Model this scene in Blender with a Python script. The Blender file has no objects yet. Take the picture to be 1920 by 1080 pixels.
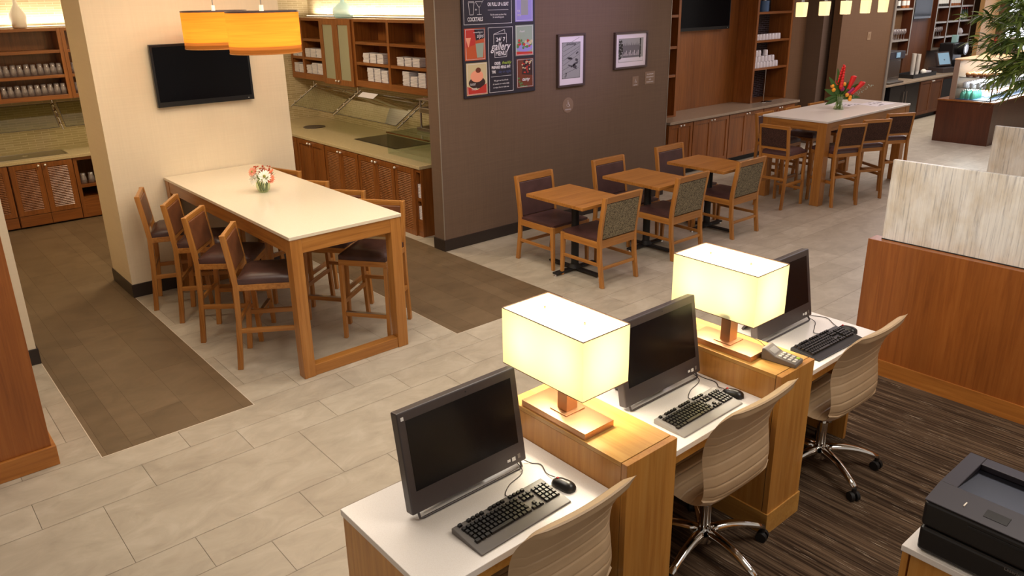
import bpy, bmesh, math, random
from mathutils import Vector, Matrix, Euler
random.seed(11)
S = bpy.context.scene
C = S.collection
PI = math.pi

# ------------------------------------------------------------------ camera
cam_d = bpy.data.cameras.new('camera')
cam = bpy.data.objects.new('camera', cam_d); C.objects.link(cam)
cam_d.sensor_width = 36.0
cam_d.sensor_fit = 'HORIZONTAL'
cam_d.lens = 1451.36 / 1920 * 36.0
cam_d.shift_x = (960 - 953.5) / 1920
cam_d.shift_y = (499.41 - 540) / 1920
cam_d.clip_start = 0.05; cam_d.clip_end = 200
YAW, PITCH, ROLL = 0.69955, 0.33612, -0.01793
_f = Vector((math.sin(YAW)*math.cos(PITCH), math.cos(YAW)*math.cos(PITCH), -math.sin(PITCH)))
_r = Vector((math.cos(YAW), -math.sin(YAW), 0)); _u = _r.cross(_f)
_r2 = _r*math.cos(ROLL) + _u*math.sin(ROLL); _u2 = _u*math.cos(ROLL) - _r*math.sin(ROLL)
cam.matrix_world = Matrix(((_r2.x, _u2.x, -_f.x, -2.08333), (_r2.y, _u2.y, -_f.y, -4.76902), (_r2.z, _u2.z, -_f.z, 2.58226), (0, 0, 0, 1)))
S.camera = cam

# ------------------------------------------------------------------ world, exposure
def lin(c):
    return tuple(((v/255)/12.92 if v/255 <= 0.04045 else ((v/255+0.055)/1.055)**2.4) for v in c)
def rgb(*c): return (*lin(c), 1.0)
W = bpy.data.worlds.new('world'); S.world = W; W.use_nodes = True
W.node_tree.nodes['Background'].inputs[0].default_value = (1.0, 0.88, 0.78, 1)
W.node_tree.nodes['Background'].inputs[1].default_value = 0.36
S.view_settings.view_transform = 'Standard'; S.view_settings.look = 'None'
S.view_settings.gamma = 1.0; S.view_settings.exposure = 0.38; S.view_settings.use_curve_mapping = False
S.cycles.use_denoising = True
S.cycles.max_bounces = 7; S.cycles.diffuse_bounces = 3; S.cycles.glossy_bounces = 3
S.cycles.transmission_bounces = 6; S.cycles.transparent_max_bounces = 12
S.cycles.caustics_reflective = False; S.cycles.caustics_refractive = False
S.cycles.sample_clamp_indirect = 4.0

CEIL = 3.35
WARM = (1.0, 0.83, 0.62); SOFT = (1.0, 0.91, 0.80); COOL = (0.82, 0.86, 1.0)
def area(loc, size, power, col, rot=(0, 0, 0), sy=None, spread=180):
    l = bpy.data.lights.new('added_area_light', 'AREA'); l.shape = 'RECTANGLE'; l.size = size; l.size_y = sy or size  # lights added for brightness; the ceiling fixtures are unseen
    l.energy = power; l.color = col; l.spread = math.radians(spread)
    o = bpy.data.objects.new('added_area_light', l); o.location = loc; o.rotation_euler = rot; C.objects.link(o); return o
def spot(loc, power, col, ang=70, target=None, size=0.05, blend=0.6):
    l = bpy.data.lights.new('unseen_spot', 'SPOT'); l.energy = power; l.color = col  # spots added for the light they cast; their fixtures are unseen
    l.spot_size = math.radians(ang); l.spot_blend = blend; l.shadow_soft_size = size
    o = bpy.data.objects.new('unseen_spot', l); o.location = loc; C.objects.link(o)
    if target is not None:
        d = Vector(target) - Vector(loc); o.rotation_euler = d.to_track_quat('-Z', 'Y').to_euler()
    return o
def bulb(loc, power, col, r=0.03):
    l = bpy.data.lights.new('bulb_light', 'POINT'); l.energy = power; l.color = col; l.shadow_soft_size = r
    o = bpy.data.objects.new('bulb_light', l); o.location = loc; C.objects.link(o); return o
ZL = CEIL - 0.02
area((-0.5, -1.2, ZL), 1.6, 45, SOFT)             # over the near tiles
area((1.6, -0.3, ZL), 1.2, 30, SOFT)
area((0.2, 1.0, ZL), 1.2, 22, WARM)               # over the communal table
area((4.3, -0.2, ZL), 1.6, 18, (1.0, 0.80, 0.78))  # over the small tables
area((7.6, -0.6, ZL), 1.6, 22, (1.0, 0.80, 0.80))  # over the far bar table
area((11.5, 0.0, ZL), 1.8, 62, (0.95, 0.86, 0.92)) # in front of the coffee bar
area((14.6, 0.8, ZL), 1.4, 85, SOFT)
area((0.9, 4.4, ZL), 0.9, 60, (1.0, 0.82, 0.56))               # kitchen alcove
area((1.2, -4.3, ZL), 1.4, 38, SOFT)
area((1.9, -2.0, ZL), 1.0, 12, SOFT)
area((5.6, -3.4, ZL), 1.4, 22, (0.90, 0.88, 1.0))   # added cool light to brighten the stone screens, beyond the half walls              # over the carpet
spot((4.6, -0.6, ZL), 170, (0.52, 0.48, 1.0), 70, (4.4, 1.72, 2.75), 0.1, 1.0)   # added cool light tinting the menu wall purple, source unseen
spot((-0.9, 0.6, ZL), 52, WARM, 80, (-0.2, 2.6, 1.3), 0.1)   # washes the television wall
spot((0.9, 0.9, ZL), 30, WARM, 80, (0.7, 2.6, 1.6), 0.1)

# ------------------------------------------------------------------ materials
M = {}
def nodes(m): return m.node_tree.nodes, m.node_tree.links
def base(name, col, rough=0.5, metal=0.0, spec=None, coat=0.0, emit=None, es=0.0):
    m = bpy.data.materials.new(name); m.use_nodes = True
    b = m.node_tree.nodes['Principled BSDF']
    b.inputs['Base Color'].default_value = rgb(*col); b.inputs['Roughness'].default_value = rough
    b.inputs['Metallic'].default_value = metal
    if spec is not None: b.inputs['Specular IOR Level'].default_value = spec
    if coat: b.inputs['Coat Weight'].default_value = coat; b.inputs['Coat Roughness'].default_value = 0.08
    if emit: b.inputs['Emission Color'].default_value = rgb(*emit); b.inputs['Emission Strength'].default_value = es
    M[name] = m; return m
def coords(m, scale, kind='Object', rot=(0, 0, 0)):
    n, l = nodes(m)
    t = n.new('ShaderNodeTexCoord'); mp = n.new('ShaderNodeMapping')
    mp.inputs['Scale'].default_value = scale; mp.inputs['Rotation'].default_value = rot
    l.new(t.outputs[kind], mp.inputs['Vector']); return mp.outputs['Vector']
def ramp(m, fac, stops):
    n, l = nodes(m); r = n.new('ShaderNodeValToRGB'); l.new(fac, r.inputs['Fac'])
    e = r.color_ramp.elements
    e[0].position = stops[0][0]; e[0].color = rgb(*stops[0][1]); e[1].position = stops[-1][0]; e[1].color = rgb(*stops[-1][1])
    for p, c in stops[1:-1]:
        x = e.new(p); x.color = rgb(*c)
    return r.outputs['Color']
def noise(m, vec, scale, detail=4, rough=0.5, dist=0.0):
    n, l = nodes(m); t = n.new('ShaderNodeTexNoise'); l.new(vec, t.inputs['Vector'])
    t.inputs['Scale'].default_value = scale; t.inputs['Detail'].default_value = detail
    t.inputs['Roughness'].default_value = rough; t.inputs['Distortion'].default_value = dist
    return t.outputs['Fac']
def bump(m, h, strength, dist=0.01):
    n, l = nodes(m); b = n.new('ShaderNodeBump'); b.inputs['Strength'].default_value = strength; b.inputs['Distance'].default_value = dist
    l.new(h, b.inputs['Height']); l.new(b.outputs['Normal'], n['Principled BSDF'].inputs['Normal'])
def setc(m, out): m.node_tree.links.new(out, m.node_tree.nodes['Principled BSDF'].inputs['Base Color'])
def mix(m, a, b, f, mode='MIX'):
    n, l = nodes(m); x = n.new('ShaderNodeMix'); x.data_type = 'RGBA'; x.blend_type = mode
    if isinstance(f, float): x.inputs[0].default_value = f
    else: l.new(f, x.inputs[0])
    for s, v in ((6, a), (7, b)):
        if isinstance(v, tuple): x.inputs[s].default_value = v
        else: l.new(v, x.inputs[s])
    return x.outputs[2]
def wood(name, dark, mid, light, axis='z', rough=0.32, coat=0.15):
    m = base(name, mid, rough, coat=coat)
    s = {'x': (1.2, 26, 26), 'y': (26, 1.2, 26), 'z': (26, 26, 1.2)}[axis]
    v = coords(m, s)
    a = noise(m, v, 1.6, 6, 0.62, 0.6)
    col = ramp(m, a, [(0.25, dark), (0.5, mid), (0.75, light)])
    s2 = {'x': (0.4, 3, 3), 'y': (3, 0.4, 3), 'z': (3, 3, 0.4)}[axis]
    b = noise(m, coords(m, s2), 1.0, 3)
    t = ramp(m, b, [(0.3, (205, 200, 196)), (0.7, (255, 255, 255))])
    setc(m, mix(m, col, t, 1.0, 'MULTIPLY')); bump(m, a, 0.06, 0.004)
    return m
for ax in 'xyz':
    wood('oak_'+ax, (156, 98, 42), (190, 128, 60), (206, 146, 76), ax)           # furniture
    wood('cherry_'+ax, (116, 66, 26), (148, 88, 38), (166, 104, 50), ax)           # cabinets
wood('panel_z', (136, 75, 28), (160, 92, 36), (174, 106, 47), 'z', 0.4)
wood('panel_y', (156, 94, 38), (186, 118, 50), (198, 132, 62), 'y', 0.4)
wood('panel_x', (156, 94, 38), (186, 118, 50), (198, 132, 62), 'x', 0.4)
wood('desk_z', (186, 122, 54), (210, 148, 70), (222, 164, 86), 'z', 0.36)
wood('desk_y', (204, 144, 68), (224, 168, 86), (234, 184, 106), 'y', 0.3)
wood('redwood_z', (70, 34, 18), (84, 41, 20), (94, 48, 25), 'z', 0.35)
wood('bar_z', (84, 46, 20), (102, 58, 26), (114, 68, 34), 'z', 0.6, 0.0)
wood('niche_z', (118, 68, 26), (144, 86, 34), (158, 98, 44), 'z', 0.4)

def tile_mat(name, c1, c2, c3, rough, sc=1.6):
    m = base(name, c2, rough)
    n, l = nodes(m)
    a = noise(m, coords(m, (1, 1.6, 1)), sc, 8, 0.62, 0.8)
    col = ramp(m, a, [(0.32, c1), (0.52, c2), (0.7, c3)])
    at = n.new('ShaderNodeAttribute'); at.attribute_name = 'tone'
    t = ramp(m, at.outputs['Fac'], [(0, (232, 230, 228)), (1, (252, 252, 252))])
    setc(m, mix(m, col, t, 1.0, 'MULTIPLY'))
    bump(m, noise(m, coords(m, (1, 1, 1)), 30, 5), 0.05, 0.003)
    return m
tile_mat('tile', (174, 163, 145), (187, 176, 157), (198, 188, 170), 0.40, 4.0)
tile_mat('dark_tile', (106, 88, 66), (116, 97, 73), (123, 103, 79), 0.36, 3.0)
base('grout', (142, 128, 110), 0.8); base('dark_grout', (84, 66, 50), 0.8)
base('metal_trim', (226, 214, 196), 0.35, 0.3)

def carpet():
    m = base('carpet', (80, 62, 50), 0.95, spec=0.1)
    a = noise(m, coords(m, (75, 1.3, 1)), 1.0, 3, 0.6); b = noise(m, coords(m, (230, 5.0, 1)), 1.0, 2, 0.6); c = noise(m, coords(m, (14, 0.9, 1)), 1.0, 2, 0.6)
    ca = ramp(m, a, [(0.36, (58, 46, 38)), (0.5, (94, 77, 62)), (0.62, (122, 102, 83))])
    cc = ramp(m, c, [(0.35, (190, 184, 180)), (0.65, (255, 252, 248))])
    x = mix(m, ca, cc, 1.0, 'MULTIPLY'); fb = ramp(m, b, [(0.66, (0, 0, 0)), (0.70, (255, 255, 255))])
    setc(m, mix(m, x, rgb(200, 182, 160), fb)); bump(m, b, 0.3, 0.005)
carpet()
def weave(name, c, c2, rough=0.75):
    m = base(name, c, rough, spec=0.3)
    a = noise(m, coords(m, (90, 90, 2)), 1.0, 2); b = noise(m, coords(m, (2, 2, 120)), 1.0, 2)
    x = mix(m, a, b, 0.5)
    setc(m, ramp(m, x, [(0.35, c2), (0.65, c)])); bump(m, x, 0.05, 0.003)
weave('cream_wall', (228, 212, 184), (223, 207, 179))
weave('grey_wall', (112, 91, 75), (105, 85, 70))
weave('brown_wall', (114, 84, 58), (106, 77, 52))
base('baseboard', (44, 34, 30), 0.4)
base('corner_trim', (150, 140, 128), 0.4, 0.3)
base('ceiling_paint', (214, 206, 194), 0.9)
def speckle(name, c1, c2, rough, sc=220):
    m = base(name, c1, rough)
    setc(m, ramp(m, noise(m, coords(m, (1, 1, 1)), sc, 2, 0.8), [(0.38, c2), (0.55, c1)])); return m
speckle('quartz_cream', (232, 220, 196), (228, 214, 188), 0.16)
speckle('quartz_white', (236, 230, 224), (231, 224, 217), 0.2)
speckle('granite', (206, 188, 148), (164, 144, 108), 0.22)
speckle('granite_grey', (168, 150, 130), (140, 122, 104), 0.25)
def brick_mat(name, c1, c2, mort, sw, sh, rough, axes):
    m = base(name, c1, rough); n, l = nodes(m)
    t = n.new('ShaderNodeTexCoord'); sx = n.new('ShaderNodeSeparateXYZ'); cb = n.new('ShaderNodeCombineXYZ')
    l.new(t.outputs['Object'], sx.inputs[0]); l.new(sx.outputs[axes], cb.inputs[0]); l.new(sx.outputs[2], cb.inputs[1])
    b = n.new('ShaderNodeTexBrick'); l.new(cb.outputs[0], b.inputs['Vector'])
    b.inputs['Color1'].default_value = rgb(*c1); b.inputs['Color2'].default_value = rgb(*c2); b.inputs['Mortar'].default_value = rgb(*mort)
    b.inputs['Scale'].default_value = 1.0; b.inputs['Brick Width'].default_value = sw; b.inputs['Row Height'].default_value = sh
    b.inputs['Mortar Size'].default_value = 0.0025; b.inputs['Bias'].default_value = 0.0
    setc(m, b.outputs['Color'])
    return m
brick_mat('mosaic_x', (196, 178, 142), (178, 160, 124), (220, 204, 172), 0.16, 0.028, 0.25, 0)
brick_mat('mosaic_y', (196, 178, 142), (178, 160, 124), (220, 204, 172), 0.16, 0.028, 0.25, 1)
brick_mat('black_mosaic', (52, 44, 48), (34, 28, 30), (96, 86, 92), 0.14, 0.03, 0.25, 0)
base('black_plastic', (26, 24, 25), 0.32); base('black_matte', (24, 22, 22), 0.6)
base('screen', (13, 13, 17), 0.22, spec=0.3); base('tv_screen', (11, 11, 15), 0.12, spec=0.12); base('tv_bezel', (18, 17, 18), 0.25)
base('bezel', (66, 58, 58), 0.34); base('printer_grey', (44, 39, 46), 0.45); base('keyboard_body', (144, 139, 134), 0.4); base('keyboard_dark', (96, 90, 86), 0.4); base('keys', (24, 21, 21), 0.35)
base('silver_key', (120, 112, 106), 0.35)
base('chrome', (220, 218, 214), 0.09, 1.0); base('steel', (176, 170, 162), 0.28, 1.0); base('knob_metal', (240, 236, 228), 0.2, 0.5)
base('copper', (206, 160, 122), 0.36, 0.95); base('rubber', (18, 17, 17), 0.6)
base('white_ceramic', (222, 216, 222), 0.25); base('white_label', (236, 234, 230), 0.6)
def leather(name, c, c2):
    m = base(name, c, 0.38, spec=0.5)
    v = noise(m, coords(m, (1, 1, 1)), 9, 4); setc(m, ramp(m, v, [(0.3, c2), (0.7, c)]))
    bump(m, noise(m, coords(m, (1, 1, 1)), 160, 3), 0.12, 0.002)
leather('leather', (76, 48, 40), (58, 36, 31)); leather('leather_tan', (120, 74, 46), (92, 54, 34))
leather('beige_leather', (196, 168, 134), (186, 158, 124)); leather('plum_leather', (86, 58, 56), (70, 46, 44))
def fleck(name, c1, c2):
    m = base(name, c1, 0.8, spec=0.2)
    v = noise(m, coords(m, (1, 1, 1)), 120, 2, 0.7); setc(m, ramp(m, v, [(0.45, c2), (0.55, c1)])); bump(m, v, 0.3, 0.003)
fleck('fleck_fabric', (146, 134, 108), (80, 72, 58)); fleck('dark_fleck', (84, 58, 48), (54, 38, 32))
def glass(name, tint=(235, 245, 240), refl=0.16, rough=0.02):
    m = bpy.data.materials.new(name); m.use_nodes = True; n, l = nodes(m); n.clear()
    o = n.new('ShaderNodeOutputMaterial'); t = n.new('ShaderNodeBsdfTransparent'); g = n.new('ShaderNodeBsdfGlossy')
    t.inputs[0].default_value = rgb(*tint); g.inputs['Roughness'].default_value = rough
    f = n.new('ShaderNodeFresnel'); f.inputs[0].default_value = 1.45
    a = n.new('ShaderNodeMath'); a.operation = 'MULTIPLY_ADD'; a.inputs[1].default_value = 1.0; a.inputs[2].default_value = refl
    ge = n.new('ShaderNodeNewGeometry'); inv = n.new('ShaderNodeMath'); inv.operation = 'SUBTRACT'; inv.inputs[0].default_value = 1.0; l.new(ge.outputs['Backfacing'], inv.inputs[1])
    mu = n.new('ShaderNodeMath'); mu.operation = 'MULTIPLY'; l.new(a.outputs[0], mu.inputs[0]); l.new(inv.outputs[0], mu.inputs[1])
    l.new(f.outputs[0], a.inputs[0]); x = n.new('ShaderNodeMixShader'); l.new(mu.outputs[0], x.inputs[0])
    l.new(t.outputs[0], x.inputs[1]); l.new(g.outputs[0], x.inputs[2]); l.new(x.outputs[0], o.inputs[0]); M[name] = m; return m
glass('glass'); glass('glass_clear', (245, 250, 248), 0.04); glass('sneeze_glass', (232, 238, 226), 0.22); glass('guard_glass', (226, 228, 214), 0.05)
glass('vase_glass', (226, 238, 214), 0.10)
def frost(name, col, alpha):
    m = base(name, col, 0.35); m.node_tree.nodes['Principled BSDF'].inputs['Alpha'].default_value = alpha
frost('blue_glass_', (190, 228, 230), 0.72); frost('frosted_glass', (160, 158, 132), 0.93)
def cloth(name, col, trans, emit, es, streak=False):
    m = bpy.data.materials.new(name); m.use_nodes = True; n, l = nodes(m); n.clear()
    o = n.new('ShaderNodeOutputMaterial'); d = n.new('ShaderNodeBsdfDiffuse'); t = n.new('ShaderNodeBsdfTranslucent')
    e = n.new('ShaderNodeEmission'); d.inputs[0].default_value = rgb(*col); t.inputs[0].default_value = rgb(*trans)
    e.inputs[0].default_value = rgb(*emit); e.inputs[1].default_value = es
    x = n.new('ShaderNodeMixShader'); x.inputs[0].default_value = 0.6; ad = n.new('ShaderNodeAddShader')
    l.new(d.outputs[0], x.inputs[1]); l.new(t.outputs[0], x.inputs[2]); l.new(x.outputs[0], ad.inputs[0]); l.new(e.outputs[0], ad.inputs[1])
    if streak:
        v = noise(m, coords(m, (1, 1, 26)), 2.0, 4); r = ramp(m, v, [(0.3, tuple(int(c*0.86) for c in trans)), (0.7, trans)]); l.new(r, t.inputs[0]); l.new(r, d.inputs[0])
    l.new(ad.outputs[0], o.inputs[0]); M[name] = m; return m
cloth('shade_cloth', (224, 214, 176), (150, 142, 104), (255, 240, 185), 0.18)
def tumbler_mat():
    glass('tumbler_glass', (214, 210, 214), 0.10, 0.12); m = M['tumbler_glass']; n, l = nodes(m)
    o = [x for x in n if x.type == 'OUTPUT_MATERIAL'][0]; src = o.inputs[0].links[0].from_socket
    d = n.new('ShaderNodeBsdfDiffuse'); d.inputs[0].default_value = rgb(214, 200, 200); x = n.new('ShaderNodeMixShader'); x.inputs[0].default_value = 0.20
    l.new(src, x.inputs[1]); l.new(d.outputs[0], x.inputs[2]); l.new(x.outputs[0], o.inputs[0])
tumbler_mat()
cloth('shade_diffuser', (255, 250, 235), (255, 250, 235), (255, 246, 225), 1.2)
cloth('veneer_shade', (186, 112, 46), (244, 142, 48), (255, 130, 30), 0.0, True)
cloth('veneer_band', (160, 104, 56), (158, 100, 46), (255, 150, 40), 0.0, True)  # same veneer below the lit part, its dimness put into the colour
cloth('pendant_glass', (250, 235, 205), (150, 130, 90), (255, 226, 160), 0.85)
cloth('opal_glass', (255, 245, 225), (255, 240, 210), (255, 222, 160), 1.3)
base('lit_white', (255, 240, 210), 0.5, emit=(255, 232, 196), es=2.0)
base('daylight', (235, 240, 255), 0.5, emit=(235, 240, 255), es=1.6)
base('pos_screen', (120, 150, 170), 0.2, emit=(130, 160, 185), es=0.35)
def stone_panel():
    m = base('marble_panel', (206, 204, 194), 0.3)
    a = noise(m, coords(m, (1, 85, 2.4)), 1.0, 6, 0.7, 0.5)
    b = noise(m, coords(m, (1, 5, 3)), 1.0, 4, 0.6)
    ca = ramp(m, a, [(0.34, (178, 178, 182)), (0.46, (232, 230, 226)), (0.66, (250, 248, 242))])
    setc(m, mix(m, ca, ramp(m, b, [(0.3, (226, 214, 196)), (0.6, (255, 255, 255))]), 1.0, 'MULTIPLY'))
stone_panel()
def leaf_mat(name, c1, c2):
    m = base(name, c1, 0.45); at = m.node_tree.nodes.new('ShaderNodeAttribute'); at.attribute_name = 'tone'
    setc(m, ramp(m, at.outputs['Fac'], [(0, c2), (1, c1)]))
leaf_mat('bamboo_leaf', (142, 166, 72), (52, 76, 32)); leaf_mat('leaf_green', (104, 150, 44), (54, 92, 30))
base('stem_green', (96, 120, 50), 0.5); base('bark', (84, 66, 44), 0.7)
for nme, c in dict(petal_white=(250, 246, 232), petal_peach=(240, 160, 130), petal_coral=(236, 132, 96), petal_orange=(240, 160, 40), petal_red=(204, 28, 28),
                   petal_magenta=(150, 20, 90), petal_rust=(176, 84, 54), flower_eye=(150, 150, 60), paper=(214, 208, 214), print_ink=(70, 66, 72), ink=(24, 22, 26),
                   board=(36, 32, 44), chalk=(226, 222, 228), lime_text=(170, 200, 70), blue_text=(78, 86, 130), photo_red=(190, 50, 40), photo_orange=(190, 84, 40),
                   photo_cream=(206, 190, 150), photo_brown=(110, 52, 30), photo_dark=(54, 30, 28), photo_green=(84, 126, 70), photo_grey=(150, 150, 150), photo_lilac=(150, 140, 210),
                   photo_mint=(150, 166, 150), frame_wood=(70, 54, 52), print_mid=(104, 100, 106), mat_board=(226, 216, 224), sign_plate=(132, 108, 90), blue_enamel=(52, 84, 124), blue_glass=(150, 190, 190),
                   pearl=(246, 236, 220), bottle_dark=(38, 26, 20), bottle_amber=(150, 84, 30), bottle_green=(40, 62, 36), bread=(176, 112, 58), cup_white=(230, 224, 214), red_plastic=(170, 26, 22),
                   orange_wall=(220, 168, 108), reflection_top=(206, 168, 124), pastry=(196, 140, 80), teal=(70, 140, 120), pinpad_body=(112, 104, 98), key_light=(206, 200, 190), cable=(58, 50, 48), cream_switch=(150, 122, 92), sole=(20, 18, 18),
                   soil=(60, 44, 32), peach_fur=(220, 190, 150), plate_dark=(46, 42, 44)).items():
    base(nme, c, 0.5)

# ------------------------------------------------------------------ mesh helpers
class MB:
    def __init__(s): s.bm = bmesh.new()
    def _x(s, vs, mat):
        if mat is not None: bmesh.ops.transform(s.bm, matrix=mat, verts=vs)
    def box(s, x0, x1, y0, y1, z0, z1, mat=None):
        v = [s.bm.verts.new(p) for p in ((x0, y0, z0), (x1, y0, z0), (x1, y1, z0), (x0, y1, z0), (x0, y0, z1), (x1, y0, z1), (x1, y1, z1), (x0, y1, z1))]
        for f in ((3, 2, 1, 0), (4, 5, 6, 7), (0, 1, 5, 4), (1, 2, 6, 5), (2, 3, 7, 6), (3, 0, 4, 7)): s.bm.faces.new([v[i] for i in f])
        s._x(v, mat); return s
    def hexa(s, a, b):                      # a, b: two quads (lists of four points)
        v = [s.bm.verts.new(p) for p in list(a)+list(b)]
        for f in ((3, 2, 1, 0), (4, 5, 6, 7), (0, 1, 5, 4), (1, 2, 6, 5), (2, 3, 7, 6), (3, 0, 4, 7)): s.bm.faces.new([v[i] for i in f])
        return s
    def bar(s, p, q, w, d, up=(0, 0, 1)):   # box beam from p to q
        p = Vector(p); q = Vector(q); t = (q-p).normalized(); u = Vector(up)
        if abs(t.dot(u)) > 0.98: u = Vector((1, 0, 0))
        a = t.cross(u).normalized(); b = a.cross(t).normalized()
        r = lambda c: [c - a*w/2 - b*d/2, c + a*w/2 - b*d/2, c + a*w/2 + b*d/2, c - a*w/2 + b*d/2]
        return s.hexa(r(p), r(q))
    def cyl(s, p, q, r0, r1=None, n=20, cap=True):
        r1 = r0 if r1 is None else r1
        p = Vector(p); q = Vector(q); t = (q-p).normalized(); u = Vector((0, 0, 1)) if abs(t.z) < 0.9 else Vector((1, 0, 0))
        a = t.cross(u).normalized(); b = t.cross(a)
        A = []; B = []
        for i in range(n):
            th = 2*PI*i/n; d = a*math.cos(th)+b*math.sin(th); A.append(s.bm.verts.new(p+d*r0)); B.append(s.bm.verts.new(q+d*r1))
        for i in range(n): s.bm.faces.new((A[i], A[(i+1) % n], B[(i+1) % n], B[i]))
        if cap: s.bm.faces.new(A[::-1]); s.bm.faces.new(B)
        return s
    def lathe(s, prof, c=(0, 0, 0), n=24, mat=None):
        rings = []; allv = []
        for r, z in prof:
            if r < 1e-5: v = [s.bm.verts.new((c[0], c[1], c[2]+z))]
            else: v = [s.bm.verts.new((c[0]+r*math.cos(2*PI*i/n), c[1]+r*math.sin(2*PI*i/n), c[2]+z)) for i in range(n)]
            rings.append(v); allv += v
        for a, b in zip(rings, rings[1:]):
            for i in range(n):
                j = (i+1) % n
                if len(a) == 1 and len(b) == 1: continue
                if len(a) == 1: s.bm.faces.new((a[0], b[j], b[i]))
                elif len(b) == 1: s.bm.faces.new((a[i], a[j], b[0]))
                else: s.bm.faces.new((a[i], a[j], b[j], b[i]))
        s._x(allv, mat); return s
    def ball(s, c, r, sz=1.0, n=12):
        k = n//2; return s.lathe([(r*math.sin(PI*i/k), -r*sz*math.cos(PI*i/k)) for i in range(k+1)], c, n)
    def tube(s, pts, r, n=8, closed=False):
        pts = [Vector(p) for p in pts]; rings = []; prev = None
        rr = r if isinstance(r, (list, tuple)) else [r]*len(pts)
        for i, p in enumerate(pts):
            t = (pts[min(i+1, len(pts)-1)] - pts[max(i-1, 0)]).normalized()
            if prev is None:
                u = Vector((0, 0, 1)) if abs(t.z) < 0.9 else Vector((1, 0, 0)); a = t.cross(u).normalized()
            else: a = (prev - t*prev.dot(t)).normalized()
            prev = a; b = t.cross(a)
            rings.append([s.bm.verts.new(p+(a*math.cos(2*PI*k/n)+b*math.sin(2*PI*k/n))*rr[i]) for k in range(n)])
        for A, B in zip(rings, rings[1:]):
            for k in range(n): s.bm.faces.new((A[k], A[(k+1) % n], B[(k+1) % n], B[k]))
        s.bm.faces.new(rings[0][::-1]); s.bm.faces.new(rings[-1]); return s
    def prism(s, poly, axis, a, b):         # poly in the other two axes (cyclic order)
        f = {'x': lambda u, v, w: (w, u, v), 'y': lambda u, v, w: (u, w, v), 'z': lambda u, v, w: (u, v, w)}[axis]
        A = [s.bm.verts.new(f(u, v, a)) for u, v in poly]; B = [s.bm.verts.new(f(u, v, b)) for u, v in poly]
        n = len(poly)
        for i in range(n): s.bm.faces.new((A[i], A[(i+1) % n], B[(i+1) % n], B[i]))
        s.bm.faces.new(A[::-1]); s.bm.faces.new(B); return s
    def poly(s, pts): s.bm.faces.new([s.bm.verts.new(p) for p in pts]); return s
    def text(s, body, size, mat, shear=0.0, width=None, ext=0.0006, bold=0.0):
        cu = bpy.data.curves.new('lettering', 'FONT'); cu.body = body; cu.size = size; cu.align_x = 'CENTER'; cu.align_y = 'CENTER'
        cu.shear = shear; cu.extrude = ext; cu.offset = bold; cu.resolution_u = 3
        o = bpy.data.objects.new('lettering', cu); C.objects.link(o)
        dg = bpy.context.evaluated_depsgraph_get(); me = bpy.data.meshes.new_from_object(o.evaluated_get(dg))
        if width and len(me.vertices):
            xs = [v.co.x for v in me.vertices]; k = width/(max(xs)-min(xs)); mid = (max(xs)+min(xs))/2
            for v in me.vertices: v.co.x = (v.co.x-mid)*k
        me.transform(mat); s.bm.from_mesh(me); bpy.data.objects.remove(o); bpy.data.meshes.remove(me); bpy.data.curves.remove(cu); return s
    def build(s, name, mat, parent=None, bevel=0.0, smooth=False, seg=2, loc=None, fix=True):
        if fix: bmesh.ops.recalc_face_normals(s.bm, faces=s.bm.faces)
        me = bpy.data.meshes.new(name); s.bm.to_mesh(me); s.bm.free()
        me.materials.append(M[mat] if isinstance(mat, str) else mat)
        o = bpy.data.objects.new(name, me); C.objects.link(o)
        if parent is not None: o.parent = parent
        if loc: o.location = loc
        if smooth:
            for p in me.polygons: p.use_smooth = True
            if smooth is not True: me.set_sharp_from_angle(angle=math.radians(smooth))
        if bevel:
            b = o.modifiers.new('bevel', 'BEVEL'); b.width = bevel; b.segments = seg; b.limit_method = 'ANGLE'; b.angle_limit = math.radians(40)
            b.harden_normals = False
        return o
def tag(o, label=None, cat=None, group=None, kind=None):
    if label: o['label'] = label
    if cat: o['category'] = cat
    if group: o['group'] = group
    if kind: o['kind'] = kind
    return o
def thing(name, label, cat, loc=(0, 0, 0), rz=0.0, group=None):
    o = bpy.data.objects.new(name, None); o.empty_display_size = 0.1; C.objects.link(o); o.location = loc; o.rotation_euler = (0, 0, rz)
    return tag(o, label, cat, group)
def struct(name, mb, mat, **k):
    return tag(mb.build(name, mat, **k), kind='structure')
def dup(root, loc, rz=None, label=None, group=None):
    r = root.copy(); C.objects.link(r); r.location = loc
    if rz is not None: r.rotation_euler = (0, 0, rz)
    if label: r['label'] = label
    if group: r['group'] = group
    for ch in list(root.children):
        c = ch.copy(); C.objects.link(c); c.parent = r
        for g in list(ch.children):
            d = g.copy(); C.objects.link(d); d.parent = c
    return r
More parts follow.
